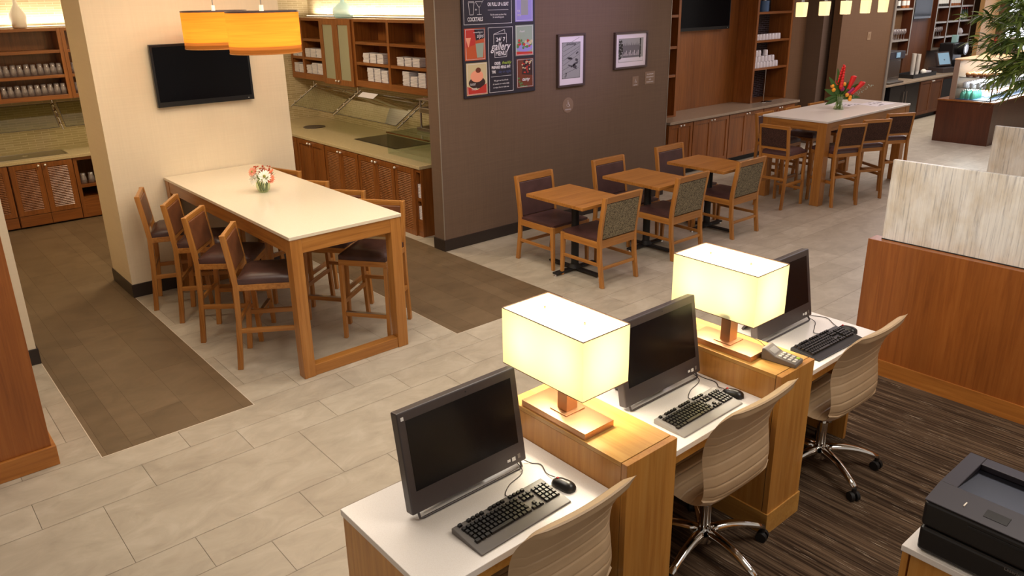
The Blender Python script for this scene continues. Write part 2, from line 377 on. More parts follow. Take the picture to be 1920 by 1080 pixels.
def cushion(x0, x1, y0, y1, z0, z1, n=8, puff=0.35):     # soft pad, domed top and bottom edges
    mb = MB(); h = z1-z0; rows = []
    top = []; 
    for i in range(n+1):
        r = []
        for j in range(n+1):
            u = i/n*2-1; v = j/n*2-1
            e = (1-abs(u)**6)*(1-abs(v)**6)
            r.append((x0+(x1-x0)*i/n, y0+(y1-y0)*j/n, e))
        top.append(r)
    T = [[mb.bm.verts.new((x, y, z0+h*0.55+h*0.45*e**puff)) for x, y, e in r] for r in top]
    B = [[mb.bm.verts.new((x, y, z0)) for x, y, e in r] for r in top]
    for i in range(n):
        for j in range(n):
            mb.bm.faces.new((T[i][j], T[i+1][j], T[i+1][j+1], T[i][j+1])); mb.bm.faces.new((B[i][j+1], B[i+1][j+1], B[i+1][j], B[i][j]))
    for i in range(n):
        mb.bm.faces.new((B[i][0], B[i+1][0], T[i+1][0], T[i][0])); mb.bm.faces.new((T[i][n], T[i+1][n], B[i+1][n], B[i][n]))
        mb.bm.faces.new((T[0][i], T[0][i+1], B[0][i+1], B[0][i])); mb.bm.faces.new((B[n][i], B[n][i+1], T[n][i+1], T[n][i]))
    return mb

# ================================================================== SETTING
def tiles(name, mat, rects, rows, along='x', gap=0.0012, z=0.0, start=0.0):
    """rows: (height, length, offset); tiles clipped to the rectangles, one mesh with a tone per tile"""
    bm = bmesh.new(); tone = bm.faces.layers.float.new('tone'); rnd = random.Random(5)
    lo = min(min(r[0], r[2]) for r in rects)-2; 
    ca = 0 if along == 'x' else 1
    A0 = min(r[2*ca] for r in rects); A1 = max(r[2*ca+1] for r in rects)
    B0 = min(r[2*(1-ca)] for r in rects); B1 = max(r[2*(1-ca)+1] for r in rects)
    tot = sum(r[0] for r in rows); b = start - math.ceil((start-B0)/tot)*tot; k = 0
    while b < B1:
        h, L, off = rows[k % len(rows)]; k += 1
        a = off + math.floor((A0-off)/L)*L
        while a < A1:
            t = rnd.random()
            for r in rects:
                ra0, ra1, rb0, rb1 = (r[0], r[1], r[2], r[3]) if ca == 0 else (r[2], r[3], r[0], r[1])
                p0 = max(a+gap, ra0); p1 = min(a+L-gap, ra1); q0 = max(b+gap, rb0); q1 = min(b+h-gap, rb1)
                if p1-p0 > 0.002 and q1-q0 > 0.002:
                    pts = [(p0, q0), (p1, q0), (p1, q1), (p0, q1)]
                    if ca == 1: pts = [(y, x) for x, y in pts][::-1]
                    f = bm.faces.new([bm.verts.new((x, y, z)) for x, y in pts]); f[tone] = t
            a += L
        b += h
    me = bpy.data.meshes.new(name); bm.to_mesh(me); bm.free(); me.materials.append(M[mat])
    o = bpy.data.objects.new(name, me); C.objects.link(o); o['kind'] = 'structure'; return o
tiles('floor', 'tile', [(-7, 20, -2.45, -0.091), (-7, -0.98, -6, -2.45), (3.1, 20, -6, -2.45), (-7, -1.372, -0.091, 1.7), (-0.424, 1.296, -0.091, 2.6), (2.495, 20, -0.091, 3.2)],
      [(0.29, 0.5735, -0.638), (0.593, 1.146, -0.352), (0.28, 0.5735, -0.644), (0.285, 1.146, -0.93)], 'x', start=-1.498)
tiles('floor', 'dark_tile', [(-1.372, -0.424, -0.091, 3.235), (1.296, 2.495, -0.091, 3.235), (-1.6, 3.8, 3.235, 6.75)],
      [(0.145, 1.8, -0.02), (0.27, 1.8, 0.29), (0.29, 1.2, 0.9), (0.145, 1.8, -0.9)], 'y', gap=0.0008, start=-1.195)
g = MB(); g.box(-7.2, 20.2, -6.2, 7.0, -0.06, -0.003); struct('floor', g, 'grout')
g = MB(); g.box(-1.372, -0.424, -0.091, 3.235, -0.003, -0.0015); g.box(1.296, 2.495, -0.091, 3.235, -0.003, -0.0015); g.box(-1.6, 3.8, 3.235, 6.75, -0.003, -0.0015)
struct('floor', g, 'dark_grout')
g = MB(); g.box(-0.98, 3.1, -6, -2.45, -0.003, 0.004); struct('floor', g, 'carpet')
g = MB()
t_ = 0.006
for a in ((-1.372, -0.424, -0.091-t_, -0.091), (1.296, 2.495, -0.091-t_, -0.091)): g.box(a[0]-t_, a[1]+t_, a[2], a[3], -0.002, 0.0015)
for x, y1 in ((-1.372, 1.6), (-0.424+t_, 2.57), (1.296, 3.2)): g.box(x-t_, x, -0.091, y1, -0.002, 0.0015)
struct('trim_1', g, 'metal_trim')
g = MB(); g.box(-7, 20, -6, 7.0, CEIL, CEIL+0.05); struct('ceiling', g, 'ceiling_paint')
g = MB(); g.box(-0.424, 1.294, 2.594, 3.235, 0, CEIL); struct('wall_middle', g, 'cream_wall')
g = MB(); g.box(-0.434, 1.304, 2.582, 3.245, 0, 0.125); struct('baseboard_middle', g, 'baseboard', bevel=0.003)
g = MB(); g.box(2.495, 6.137, 1.719, 1.902, 0, CEIL); struct('wall_right', g, 'grey_wall')
g = MB(); g.box(2.483, 6.13, 1.707, 1.91, 0, 0.125); struct('baseboard_right', g, 'baseboard', bevel=0.003)
g = MB(); g.box(2.488, 2.497, 1.712, 1.722, 0.125, CEIL); g.box(6.130, 6.139, 1.713, 1.722, 0.0, CEIL); struct('trim_2', g, 'corner_trim', bevel=0.002)
g = MB(); g.box(-2.6, -1.385, 1.63, 1.80, 0, CEIL); g.box(-1.6, -1.385, 1.8, 5.9, 0, CEIL); struct('wall_left', g, 'cream_wall')
g = MB(); g.box(-2.6, -1.372, 1.617, 1.81, 0, 0.125); struct('baseboard_left', g, 'baseboard', bevel=0.003)
# back wall behind the shelving, column, door gap and brown wall by the coffee bar
g = MB(); g.box(6.2, 20, 3.2, 3.3, 0, CEIL); struct('wall_back', g, 'brown_wall')
g = MB(); g.box(6.14, 10.9, 2.97, 3.1, 0, CEIL); struct('wall_back_niche', g, 'brown_wall')
g = MB(); g.box(10.43, 10.90, 2.56, 2.96, 0, CEIL); struct('wall_back_dark', g, 'brown_wall')
g = MB(); g.box(10.90, 11.36, 2.25, 2.96, 0, CEIL); struct('wall_column', g, 'grey_wall')
g = MB(); g.box(11.36, 13.0, 2.9, 3.1, 0, CEIL); struct('wall_recess', g, 'black_matte')  # painted black to stand in for the darkness of the doorway
g = MB(); g.box(11.07, 12.93, 2.01, 2.17, 0, CEIL); struct('wall_brown', g, 'brown_wall')
g = MB(); g.box(12.93, 13.0, 1.99, 2.19, 0, CEIL); struct('trim_3', g, 'corner_trim')
g = MB(); g.box(13.15, 18.9, 2.97, 3.1, 0, CEIL); struct('wall_bar', g, 'brown_wall')
g = MB(); g.box(18.9, 19.88, 2.6, 2.7, 0, CEIL); struct('wall_far', g, 'orange_wall')
g = MB(); g.box(19.9, 20.0, -6, 3.2, 0, CEIL); struct('wall_far_right', g, 'brown_wall')
g = MB(); g.box(19.80, 19.88, 0.4, 2.4, 0.9, 3.0); struct('window_1', g, 'daylight')
g = MB()
for y in (0.4, 1.4, 2.34): g.box(19.76, 19.8, y, y+0.06, 0.85, 3.05)
for z in (0.85, 1.9, 2.99): g.box(19.76, 19.8, 0.4, 2.4, z, z+0.06)
struct('trim_4', g, 'baseboard')

# ================================================================== COMMUNAL TABLE, STOOLS
def high_table(label, loc, w, l, post, sled, group=None):
    t = thing('communal_table', label, 'table', loc)
    MB().box(0, w, 0, l, 1.045, 1.07).build('tabletop', 'quartz_cream' if sled else 'quartz_white', t, 0.003)
    i = 0.006; p = post; top = 1.043
    rh = 0.105
    for y in (i+0.004, l-i-0.03): MB().box(i+p, w-i-p, y, y+0.026, top-rh, top).build('end_rail', 'oak_x', t, 0.002)
    for x in (i+0.004, w-i-0.03): MB().box(x, x+0.026, i+p, l-i-p, top-rh, top).build('side_rail', 'oak_y', t, 0.002)
    for x in (i, w-i-p):
        for y in (i, l-i-p): MB().box(x, x+p, y, y+p, 0.0, top).build('leg', 'oak_z', t, 0.004)
    if sled:
        for y in (i, l-i-p): MB().box(i+p, w-i-p, y+0.008, y+p-0.004, 0.0, 0.085).build('foot_rail', 'oak_x', t, 0.004)
    return t
high_table('long cream-topped wooden bar table pushed end-on to the cream television wall', (0, 0, 0), 0.896, 2.582, 0.088, True)
high_table('white-topped bar table on four square wooden legs, near the coffee bar', (7.0, -0.058, 0), 2.273, 0.894, 0.12, False)

def make_stool(backmat, rear, label, seat='leather'):
    t = thing('bar_stool', label, 'bar stool')      # faces +x; legs at x -.24/.24, y +-.2
    sh = 0.70
    for sy in (-1, 1):
        y = sy*0.187; g = MB()
        pts = [(-0.24, 0), (-0.205, 0.40), (-0.195, 0.66), (-0.205, 0.76), (-0.24, 1.035)]
        for (a, z0), (b, z1) in zip(pts, pts[1:]):
            w = 0.04
            g.hexa([(a-w/2, y-0.014, z0), (a+w/2, y-0.014, z0), (a+w/2, y+0.014, z0), (a-w/2, y+0.014, z0)],
                   [(b-w/2, y-0.014, z1), (b+w/2, y-0.014, z1), (b+w/2, y+0.014, z1), (b-w/2, y+0.014, z1)])
        bmesh.ops.remove_doubles(g.bm, verts=g.bm.verts, dist=1e-5)
        g.build('rear_leg', 'oak_z', t, 0.003)
        g = MB(); g.hexa([(0.205, y-0.014, 0), (0.24, y-0.014, 0), (0.24, y+0.014, 0), (0.205, y+0.014, 0)],
                         [(0.185, y-0.016, 0.62), (0.225, y-0.016, 0.62), (0.225, y+0.016, 0.62), (0.185, y+0.016, 0.62)])
        g.build('front_leg', 'oak_z', t, 0.003)
        MB().box(-0.20, 0.21, y-0.012, y+0.012, 0.29, 0.325).build('stretcher', 'oak_x', t, 0.002)
    MB().box(-0.19, 0.225, -0.20, 0.20, 0.62, 0.665).build('seat_frame', 'oak_y', t, 0.003)
    MB().box(0.20, 0.224, -0.175, 0.175, 0.19, 0.225).build('footrest', 'oak_y', t, 0.002)
    MB().box(0.198, 0.226, -0.172, 0.172, 0.2255, 0.229).build('foot_plate', 'steel', t)
    MB().box(-0.215, -0.195, -0.175, 0.175, 0.36, 0.39).build('rear_stretcher', 'oak_y', t, 0.002)
    cushion(-0.185, 0.225, -0.195, 0.195, 0.665, 0.735).build('seat', seat, t, smooth=70)
    g = MB(); g.bar((-0.2385, 0, 0.995), (-0.2405, 0, 1.035), 0.36, 0.028, up=(1, 0, 0)); g.build('top_rail', 'oak_y', t, 0.003)
    g = MB(); g.hexa([(-0.222, -0.173, 0.765), (-0.186, -0.173, 0.765), (-0.186, 0.173, 0.765), (-0.222, 0.173, 0.765)],
                     [(-0.25, -0.173, 0.995), (-0.216, -0.173, 0.995), (-0.216, 0.173, 0.995), (-0.25, 0.173, 0.995)])
    back = g.build('backrest', backmat, t, 0.008, seg=3)
    g = MB(); g.hexa([(-0.226, -0.168, 0.77), (-0.222, -0.168, 0.77), (-0.222, 0.168, 0.77), (-0.226, 0.168, 0.77)],
                     [(-0.254, -0.168, 0.99), (-0.250, -0.168, 0.99), (-0.250, 0.168, 0.99), (-0.254, 0.168, 0.99)])
    g.build('back_panel', rear, t)
    g = MB()
    for k in range(22):
        y = -0.157+k*0.0149; g.ball((-0.2212, y, 0.985), 0.0028, n=6)
    g.build('stud_trim', 'copper', t)
    MB().box(-0.215, -0.19, -0.175, 0.175, 0.735, 0.765).build('lower_back_rail', 'oak_y', t, 0.002)
    return t
def rear_pose(p, q, d=0.24):    # p, q: where the two rear legs meet the floor (world), p is the one on the stool's right
    p = Vector(p); q = Vector(q); left = (q-p).normalized(); f = Vector((left.y, -left.x)); c = (p+q)/2 + f*d
    return (c.x, c.y, 0), math.atan2(f.y, f.x)
st0 = make_stool('leather_tan', 'leather_tan', '')
poses = [((-0.286, 0.467), (-0.06, 0.816), 'brown leather bar stool at the near left corner of the cream-topped table'),
         ((-0.318, 1.14), (-0.06, 1.455), 'brown leather bar stool, second from the camera on the left of the cream-topped table'),
         ((-0.307, 1.662), (-0.085, 2.005), 'brown leather bar stool, third from the camera on the left of the cream-topped table'),
         ((-0.377, 2.110), (-0.225, 2.49), 'brown leather bar stool closest to the wall, left side of the cream-topped table'),
         ((1.12, 0.75), (1.197, 0.42), '')]
first = True
for p, q, lab in poses[:4]:
    l, a = rear_pose(p, q)
    if first: st0.location = l; st0.rotation_euler = (0, 0, a); tag(st0, lab, group='stools at the cream-topped table'); first = False
    else: dup(st0, l, a, lab, 'stools at the cream-topped table')
for p, q, lab in [((0.96, 0.735), (1.194, 0.42), 'brown leather bar stool at the near right corner of the cream-topped table'),
                  ((0.905, 1.275), (1.14, 0.95), 'bar stool second from the camera, right side of the cream-topped table, mostly hidden'),
                  ((0.86, 1.825), (1.09, 1.50), 'bar stool third from the camera, right side of the cream-topped table, mostly hidden'),
                  ((0.98, 2.46), (1.10, 2.08), 'bar stool closest to the wall, right side of the cream-topped table, almost fully hidden')]:
    # rear legs: right one is q when the stool faces -x
    q2 = Vector(q); p2 = Vector(p); p2 = q2 + (p2-q2).normalized()*0.40
    left = (q2-p2).normalized(); f = Vector((left.y, -left.x)); c = (p2+q2)/2 + f*0.24
    dup(st0, (c.x, c.y, 0), math.atan2(f.y, f.x), lab, 'stools at the cream-topped table')

sf = make_stool('plum_leather', 'dark_fleck', '', 'plum_leather')
grp = 'stools at the white-topped bar table'
for k, (p, q, lab) in enumerate([((7.44, -0.335), (7.07, -0.185), 'wooden bar stool with dark back, leftmost on the near side of the white-topped table'),
                  ((7.985, -0.39), (7.62, -0.21), 'wooden bar stool with dark back, middle one on the near side of the white-topped table'),
                  ((8.70, -0.37), (8.34, -0.17), 'wooden bar stool with dark back, rightmost on the near side of the white-topped table'),
                  ((6.53, 0.165), (6.53, 0.565), 'wooden bar stool with dark back at the left end of the white-topped table'),
                  ((7.25, 1.08), (7.62, 1.08), 'wooden bar stool on the far side of the white-topped bar table, nearest its left end'),
                  ((7.95, 1.08), (8.32, 1.08), 'wooden bar stool in the middle of the far side of the white-topped bar table'),
                  ((8.60, 1.08), (8.97, 1.08), 'wooden bar stool on the far side of the white-topped bar table, nearest its right end')]):
    p = Vector(p); q = Vector(q)
    if k < 3:
        left = (q-p).normalized(); f = Vector((left.y, -left.x))
    else:
        left = (q-p).normalized(); f = Vector((left.y, -left.x))
    if k < 3 and f.y < 0: f = -f
    c = (p+q)/2 + f*0.24; a = math.atan2(f.y, f.x)
    if k == 0: sf.location = (c.x, c.y, 0); sf.rotation_euler = (0, 0, a); tag(sf, lab, group=grp)
    else: dup(sf, (c.x, c.y, 0), a, lab, grp)

# ================================================================== SMALL DINING TABLES AND CHAIRS
def small_table(x, y0, label):
    t = thing('dining_table', label, 'table', (x, y0, 0), 0, 'small square dining tables')
    MB().box(0, 0.594, 0, 0.766, 0.728, 0.76).build('tabletop', 'oak_x', t, 0.003)
    MB().cyl((0.297, 0.383, 0.03), (0.297, 0.383, 0.715), 0.038, n=20).build('column', 'black_matte', t, smooth=40)
    MB().box(0.13, 0.464, 0.2, 0.566, 0.715, 0.728).build('top_plate', 'black_matte', t)
    g = MB(); g.box(0.02, 0.574, 0.353, 0.413, 0.018, 0.036); g.box(0.267, 0.327, 0.04, 0.726, 0.018, 0.036); g.cyl((0.297, 0.383, 0.03), (0.297, 0.383, 0.07), 0.07, 0.04)
    g.build('base', 'black_matte', t, 0.003)
    for (a, b) in ((0.03, 0.383), (0.564, 0.383), (0.297, 0.06), (0.297, 0.706)):
        MB().cyl((a, b, 0.0), (a, b, 0.02), 0.018, 0.012, n=14).build('glide_foot', 'chrome', t, smooth=50)
    return t
small_table(2.794, -0.025, 'square wooden pedestal dining table nearest the menu board')
small_table(3.891, -0.010, 'square wooden pedestal dining table, middle one of the row of three')
small_table(4.954, -0.020, 'square wooden pedestal dining table nearest the long counter and far bar table')

def make_chair():
    t = thing('dining_chair', '', 'chair')          # faces +y, rear legs y=-0.27
    for sx in (-1, 1):
        x = sx*0.238; g = MB(); pts = [(-0.27, 0), (-0.235, 0.25), (-0.225, 0.45), (-0.235, 0.55), (-0.285, 0.865)]
        for (a, z0), (b, z1) in zip(pts, pts[1:]):
            w = 0.044; h = 0.015
            g.hexa([(x-h, a-w/2, z0), (x+h, a-w/2, z0), (x+h, a+w/2, z0), (x-h, a+w/2, z0)], [(x-h, b-w/2, z1), (x+h, b-w/2, z1), (x+h, b+w/2, z1), (x-h, b+w/2, z1)])
        bmesh.ops.remove_doubles(g.bm, verts=g.bm.verts, dist=1e-5); g.build('rear_leg', 'oak_z', t, 0.004)
        g = MB(); g.hexa([(x-0.015, 0.245, 0), (x+0.015, 0.245, 0), (x+0.015, 0.275, 0), (x-0.015, 0.275, 0)], [(x-0.018, 0.225, 0.44), (x+0.018, 0.225, 0.44), (x+0.018, 0.27, 0.44), (x-0.018, 0.27, 0.44)])
        g.build('front_leg', 'oak_z', t, 0.004)
        MB().box(x-0.011, x+0.011, -0.225, 0.24, 0.20, 0.228).build('side_stretcher', 'oak_y', t, 0.002)
        MB().box(x-0.013, x+0.013, -0.215, 0.235, 0.375, 0.435).build('side_rail', 'oak_y', t, 0.002)
    MB().box(-0.223, 0.223, -0.255, -0.235, 0.165, 0.193).build('rear_stretcher', 'oak_x', t, 0.002)
    MB().box(-0.223, 0.223, 0.245, 0.267, 0.375, 0.435).build('front_rail', 'oak_x', t, 0.002)
    MB().box(-0.223, 0.223, -0.245, -0.215, 0.375, 0.455).build('rear_rail', 'oak_x', t, 0.002)
    cushion(-0.236, 0.236, -0.21, 0.262, 0.435, 0.478).build('seat', 'plum_leather', t, smooth=70)
    g = MB(); g.hexa([(-0.223, -0.2925, 0.805), (0.223, -0.2925, 0.805), (0.223, -0.260, 0.805), (-0.223, -0.260, 0.805)], [(-0.253, -0.304, 0.868), (0.253, -0.304, 0.868), (0.253, -0.268, 0.868), (-0.253, -0.268, 0.868)])
    g.build('top_rail', 'oak_x', t, 0.004)
    g = MB(); g.hexa([(-0.222, -0.243, 0.462), (0.222, -0.243, 0.462), (0.222, -0.208, 0.462), (-0.222, -0.208, 0.462)], [(-0.222, -0.286, 0.803), (0.222, -0.286, 0.803), (0.222, -0.252, 0.803), (-0.222, -0.252, 0.803)])
    g.build('backrest', 'plum_leather', t, 0.007, seg=3)
    g = MB(); g.hexa([(-0.218, -0.248, 0.466), (0.218, -0.248, 0.466), (0.218, -0.2435, 0.466), (-0.218, -0.2435, 0.466)], [(-0.218, -0.291, 0.80), (0.218, -0.291, 0.80), (0.218, -0.2865, 0.80), (-0.218, -0.2865, 0.80)])
    g.build('back_panel', 'fleck_fabric', t)
    return t
ch0 = make_chair(); gd = 'wooden dining chairs at the small tables'
near = ['speckled-back dining chair at the small table nearest the menu board, camera side', 'speckled-back dining chair on the camera side of the middle small table', 'speckled-back dining chair on the camera side of the third small table']
far = ['dining chair against the grey wall behind the small table under the menu board', 'dining chair against the grey wall behind the middle small table', 'dining chair against the end of the grey wall behind the third small table']
for k, (xn, xf) in enumerate(((3.145, 3.155), (4.235, 4.27), (5.30, 5.34))):
    if k == 0: ch0.location = (xn, 0.088, 0); ch0.rotation_euler = (0, 0, 0); tag(ch0, near[0], group=gd)
    else: dup(ch0, (xn, 0.11+0.02*k, 0), 0, near[k], gd)
    dup(ch0, (xf, 0.745, 0), PI, far[k], gd)

# ================================================================== PENDANT DRUMS, TELEVISION
def drum(x, y, label):
    t = thing('drum_pendant', label, 'pendant lamp', (x, y, 2.21), 0, 'drum pendants over the cream-topped table')
    R = 0.262; n = 56
    MB().lathe([(R, 0.052), (R, 0.288)], n=n).build('lamp_shade', 'veneer_shade', t, smooth=True)
    MB().lathe([(R-0.001, 0.0), (R-0.001, 0.052)], n=n).build('shade_band', 'veneer_band', t, smooth=True)
    MB().lathe([(R+0.0015, 0.288), (R+0.0015, 0.300), (R-0.004, 0.300), (R-0.004, 0.288)], n=n).build('top_ring', 'bezel', t, smooth=40)
    MB().lathe([(R+0.0015, -0.003), (R+0.0015, 0.004), (R-0.004, 0.004), (R-0.004, -0.003)], n=n).build('bottom_ring', 'oak_x', t, smooth=40)
    MB().lathe([(0.0, 0.03), (R-0.006, 0.03)], n=n).build('diffuser', 'shade_diffuser', t)
    g = MB(); g.cyl((0, 0, 0.26), (0, 0, CEIL-2.21), 0.004, n=8)
    for k in range(3):
        a = k*2*PI/3; g.cyl((0, 0, 0.285), ((R-0.003)*math.cos(a), (R-0.003)*math.sin(a), 0.292), 0.003, n=6)
    g.build('cord', 'steel', t)
    MB().cyl((0, 0, 0.27), (0, 0, 0.34), 0.016, n=14).build('lamp_holder', 'white_label', t, smooth=40)
    bulb((x, y, 2.36), 4.4, (1.0, 0.80, 0.55), 0.06)
    return t
drum(0.44, 1.02, 'orange wood-veneer drum pendant nearest the camera, over the cream-topped table')
drum(0.44, 1.98, 'orange wood-veneer drum pendant nearest the cream wall, half hidden by the other drum')

def television(name, label, loc, w, h, rz=0, tilt=0.0, bez=0.022, bot=0.045):
    t = thing(name, label, 'television', loc, rz)
    R = Matrix.Rotation(tilt, 4, 'X')
    g = MB(); g.box(-w/2, w/2, -0.06, -0.02, 0, h, R); g.build('housing', 'tv_bezel', t, 0.004)
    g = MB(); g.box(-w/2+bez, w/2-bez, -0.0615, -0.06, bot, h-bez, R); g.build('screen', 'tv_screen', t)
    g = MB(); g.box(-0.15, 0.15, -0.02, 0.002, h*0.3, h*0.7); g.build('wall_bracket', 'black_matte', t)
    g = MB(); g.box(w/2-0.06, w/2-0.05, -0.062, -0.0605, 0.018, 0.022, R); g.build('power_light', 'white_label', t)
    return t
television('wall_television', 'black flat television mounted on the cream wall above the communal table', (0.485, 2.59, 1.695), 0.885, 0.54)

# flower vase on the communal table
def petals(mb, c, nrm, r, n, w=0.3, cup=0.15):
    c = Vector(c); z = Vector(nrm).normalized(); u = Vector((0, 0, 1)) if abs(z.z) < 0.9 else Vector((1, 0, 0)); a = z.cross(u).normalized(); b = z.cross(a)
    for k in range(n):
        th = 2*PI*k/n+random.uniform(-.1, .1); d = a*math.cos(th)+b*math.sin(th); s = z.cross(d)
        p = [c+d*r*0.12, c+d*r*0.55+s*r*w*0.5+z*r*cup*0.5, c+d*r+z*r*cup*random.uniform(-.3, .6), c+d*r*0.55-s*r*w*0.5+z*r*cup*0.5]
        mb.poly([p[0], p[1], p[2], p[3]])
fv = thing('flower_vase', 'small round glass vase of white daisies and peach blooms on the cream stone table', 'vase of flowers', (0.433, 1.377, 1.07))
MB().lathe([(0.0, 0.002), (0.034, 0.002), (0.05, 0.02), (0.058, 0.05), (0.055, 0.085), (0.047, 0.105)], n=28).build('vase', 'vase_glass', fv, smooth=True)
g = MB()
for k in range(14):
    a = k*2.4; r = 0.01+0.022*random.random(); g.cyl((r*math.cos(a), r*math.sin(a), 0.01), (0.05*math.cos(a+.3), 0.05*math.sin(a+.3), 0.13), 0.003, n=6)
g.build('stems', 'stem_green', fv)
g = MB()
for c, nn in (((0.0, -0.05, 0.14), (-.5, -.8, .45)), ((-0.02, 0.04, 0.17), (-.4, .2, 1)), ((-.075, -.0, .12), (-1, -.2, .3))): petals(g, c, nn, 0.062, 18, 0.32)
g.build('white_daisies', 'petal_white', fv)
g = MB(); petals(g, (-0.07, 0.02, 0.18), (-.9, -.4, .5), 0.045, 16); petals(g, (-0.07, 0.02, 0.183), (-.9, -.4, .5), 0.03, 14); g.build('pink_gerbera', 'petal_peach', fv)
g = MB(); petals(g, (0.045, -0.05, 0.115), (-.2, -1, .35), 0.045, 18); petals(g, (0.045, -0.052, 0.117), (-.2, -1, .35), 0.03, 14); g.build('coral_gerbera', 'petal_coral', fv)
g = MB()
for k in range(46):
    a = random.uniform(-0.6, 2.2); r = random.uniform(0.02, 0.1); g.ball((r*math.cos(a), r*math.sin(a), 0.14+random.uniform(0, 0.07)), random.uniform(0.006, 0.011), n=6)
g.build('rust_blossoms', 'petal_rust', fv)
g = MB()
for k in range(18):
    a = random.uniform(-0.9, 1.2); g.ball((0.07*math.cos(a)+random.uniform(-.02, .03), 0.06*math.sin(a), 0.15+random.uniform(0, 0.03)), 0.009, n=6)
g.build('orange_blossoms', 'petal_coral', fv)
g = MB(); g.ball((-.004, -.056, .144), 0.013, n=8); g.ball((-.075, .017, .183), 0.008, n=8); g.build('flower_eyes', 'flower_eye', fv)
g = MB()
for k in range(16):
    a = k*0.85; b = Vector((0.05*math.cos(a), 0.05*math.sin(a), 0.11)); d = Vector((math.cos(a), math.sin(a), random.uniform(.1, .9))).normalized(); L = random.uniform(.05, .09)
    s = d.cross(Vector((0, 0, 1))).normalized()*0.012; g.poly([b, b+d*L*.5+s, b+d*L, b+d*L*.5-s])
g.build('foliage', 'stem_green', fv)

# ================================================================== COMPUTER DESKS
DZ = 0.737; PT = 0.884
def desk(x0, x1, label, left_end, right_end):
    t = thing('computer_desk', label, 'desk', (x0, -3.039, 0), 0, 'white-topped computer desks'); w = x1-x0; d = 0.607
    MB().box(0.0 if left_end else 0.001, w-0.001, 0, d, DZ-0.028, DZ).build('desktop', 'quartz_white', t, 0.002)
    a = 0.004; b = w-0.004
    MB().box(a+0.03, b-0.03, 0.03, 0.05, DZ-0.095, DZ-0.029).build('front_rail', 'desk_y', t)
    MB().box(a+0.03, b-0.03, d-0.05, d-0.028, 0.0, DZ-0.029).build('modesty_panel', 'desk_z', t)
    if left_end:
        MB().box(a, a+0.03, 0.012, d-0.01, 0.0, DZ-0.029).build('end_panel', 'desk_z', t, 0.001)
        MB().box(a-0.006, a, 0.006, d-0.01, 0.0, 0.12).build('plinth', 'desk_y', t, 0.001)
    if right_end:
        MB().box(b-0.03, b, 0.10, d-0.01, 0.0, DZ-0.029).build('end_panel', 'desk_z', t, 0.001)
    return t
desk(-0.982, -0.119, 'white computer desk nearest the camera, with a wooden end panel', True, False)
desk(0.181, 0.958, 'white computer desk between the two wooden lamp dividers', False, False)
desk(1.247, 2.121, 'white computer desk nearest the stone-topped half wall', False, True)
def divider(x0, x1, label):
    t = thing('desk_divider', label, 'divider', (x0, -3.118, 0), 0, 'wooden desk dividers'); w = x1-x0
    MB().box(0, w, 0.033, 0.70, PT-0.02, PT).build('top_panel', 'desk_y', t, 0.001)
    MB().box(0.001, w-0.001, 0.033, 0.699, 0.0, PT-0.021).build('body', 'desk_z', t, 0.001)
    MB().box(-0.002, w+0.002, 0, 0.029, 0.0, PT).build('end_panel', 'desk_z', t, 0.0015)
    MB().box(-0.008, w+0.008, -0.006, 0.706, 0.0, 0.125).build('plinth', 'desk_y', t, 0.001)
    MB().box(0.003, w-0.003, 0.028, 0.034, 0.02, PT-0.004).build('shadow_gap', 'black_matte', t)
    return t
divider(-0.119, 0.181, 'wooden lamp divider between the near and middle computer desks')
divider(0.958, 1.247, 'wooden lamp divider between the middle and far computer desks, holding the card reader')

def lamp(x0, x1, y0, y1, bx0, bx1, by0, by1, label):
    cx = (x0+x1)/2; cy = (y0+y1)/2; z0 = 1.042; z1 = 1.305
    t = thing('table_lamp', label, 'table lamp', (cx, cy, PT), 0, 'boxy table lamps on the dividers')
    X = (x1-x0)/2; Y = (y1-y0)/2; a = z0-PT; b = z1-PT
    MB().box(bx0-cx, bx1-cx, by0-cy, by1-cy, 0, 0.03).build('base', 'copper', t, 0.001)
    mx = (bx0+bx1)/2-cx+0.01; my = (by0+by1)/2-cy+0.005
    MB().box(mx-0.055, mx+0.055, my-0.05, my+0.05, 0.0305, 0.035).build('base_plate', 'copper', t, 0.0005)
    MB().box(mx-0.032, mx+0.032, my-0.028, my+0.028, 0.035, a+0.03).build('stem', 'copper', t, 0.001)
    MB().cyl((0, -0.10, a+0.03), (0, 0.10, a+0.03), 0.006, n=8).build('crossbar', 'steel', t)
    g = MB()
    for p, q in (((-X, -Y), (X, -Y)), ((X, -Y), (X, Y)), ((X, Y), (-X, Y)), ((-X, Y), (-X, -Y))): g.poly([(p[0], p[1], a), (q[0], q[1], a), (q[0], q[1], b), (p[0], p[1], b)])
    g.build('lamp_shade', 'shade_cloth', t)
    MB().box(-X+0.003, X-0.003, -Y+0.003, Y-0.003, b-0.006, b-0.004).build('top_diffuser', 'shade_diffuser', t)
    for z in (a, b):
        g = MB()
        for p, q in (((-X, -Y), (X, -Y)), ((X, -Y), (X, Y)), ((X, Y), (-X, Y)), ((-X, Y), (-X, -Y))): g.bar((p[0], p[1], z), (q[0], q[1], z), 0.003, 0.003)
        g.build('shade_rim', 'leather_tan', t)
    for s in (-1, 1):
        f = MB(); f.cyl((0, s*0.12, b-0.004), (0, s*0.12, b+0.006), 0.005, n=10); f.build('finial', 'copper', t)
        MB().ball((0, s*0.12, a+0.13), 0.028, 1.2).build('light_bulb', 'opal_glass', t, smooth=True)
        bulb((cx, cy+s*0.12, PT+a+0.13), 22.0, (1.0, 0.89, 0.70), 0.035)
    return t
lamp(-0.102, 0.172, -2.857, -2.365, -0.112, 0.058, -2.885, -2.50, 'glowing cream box-shade lamp on the divider nearest the camera')
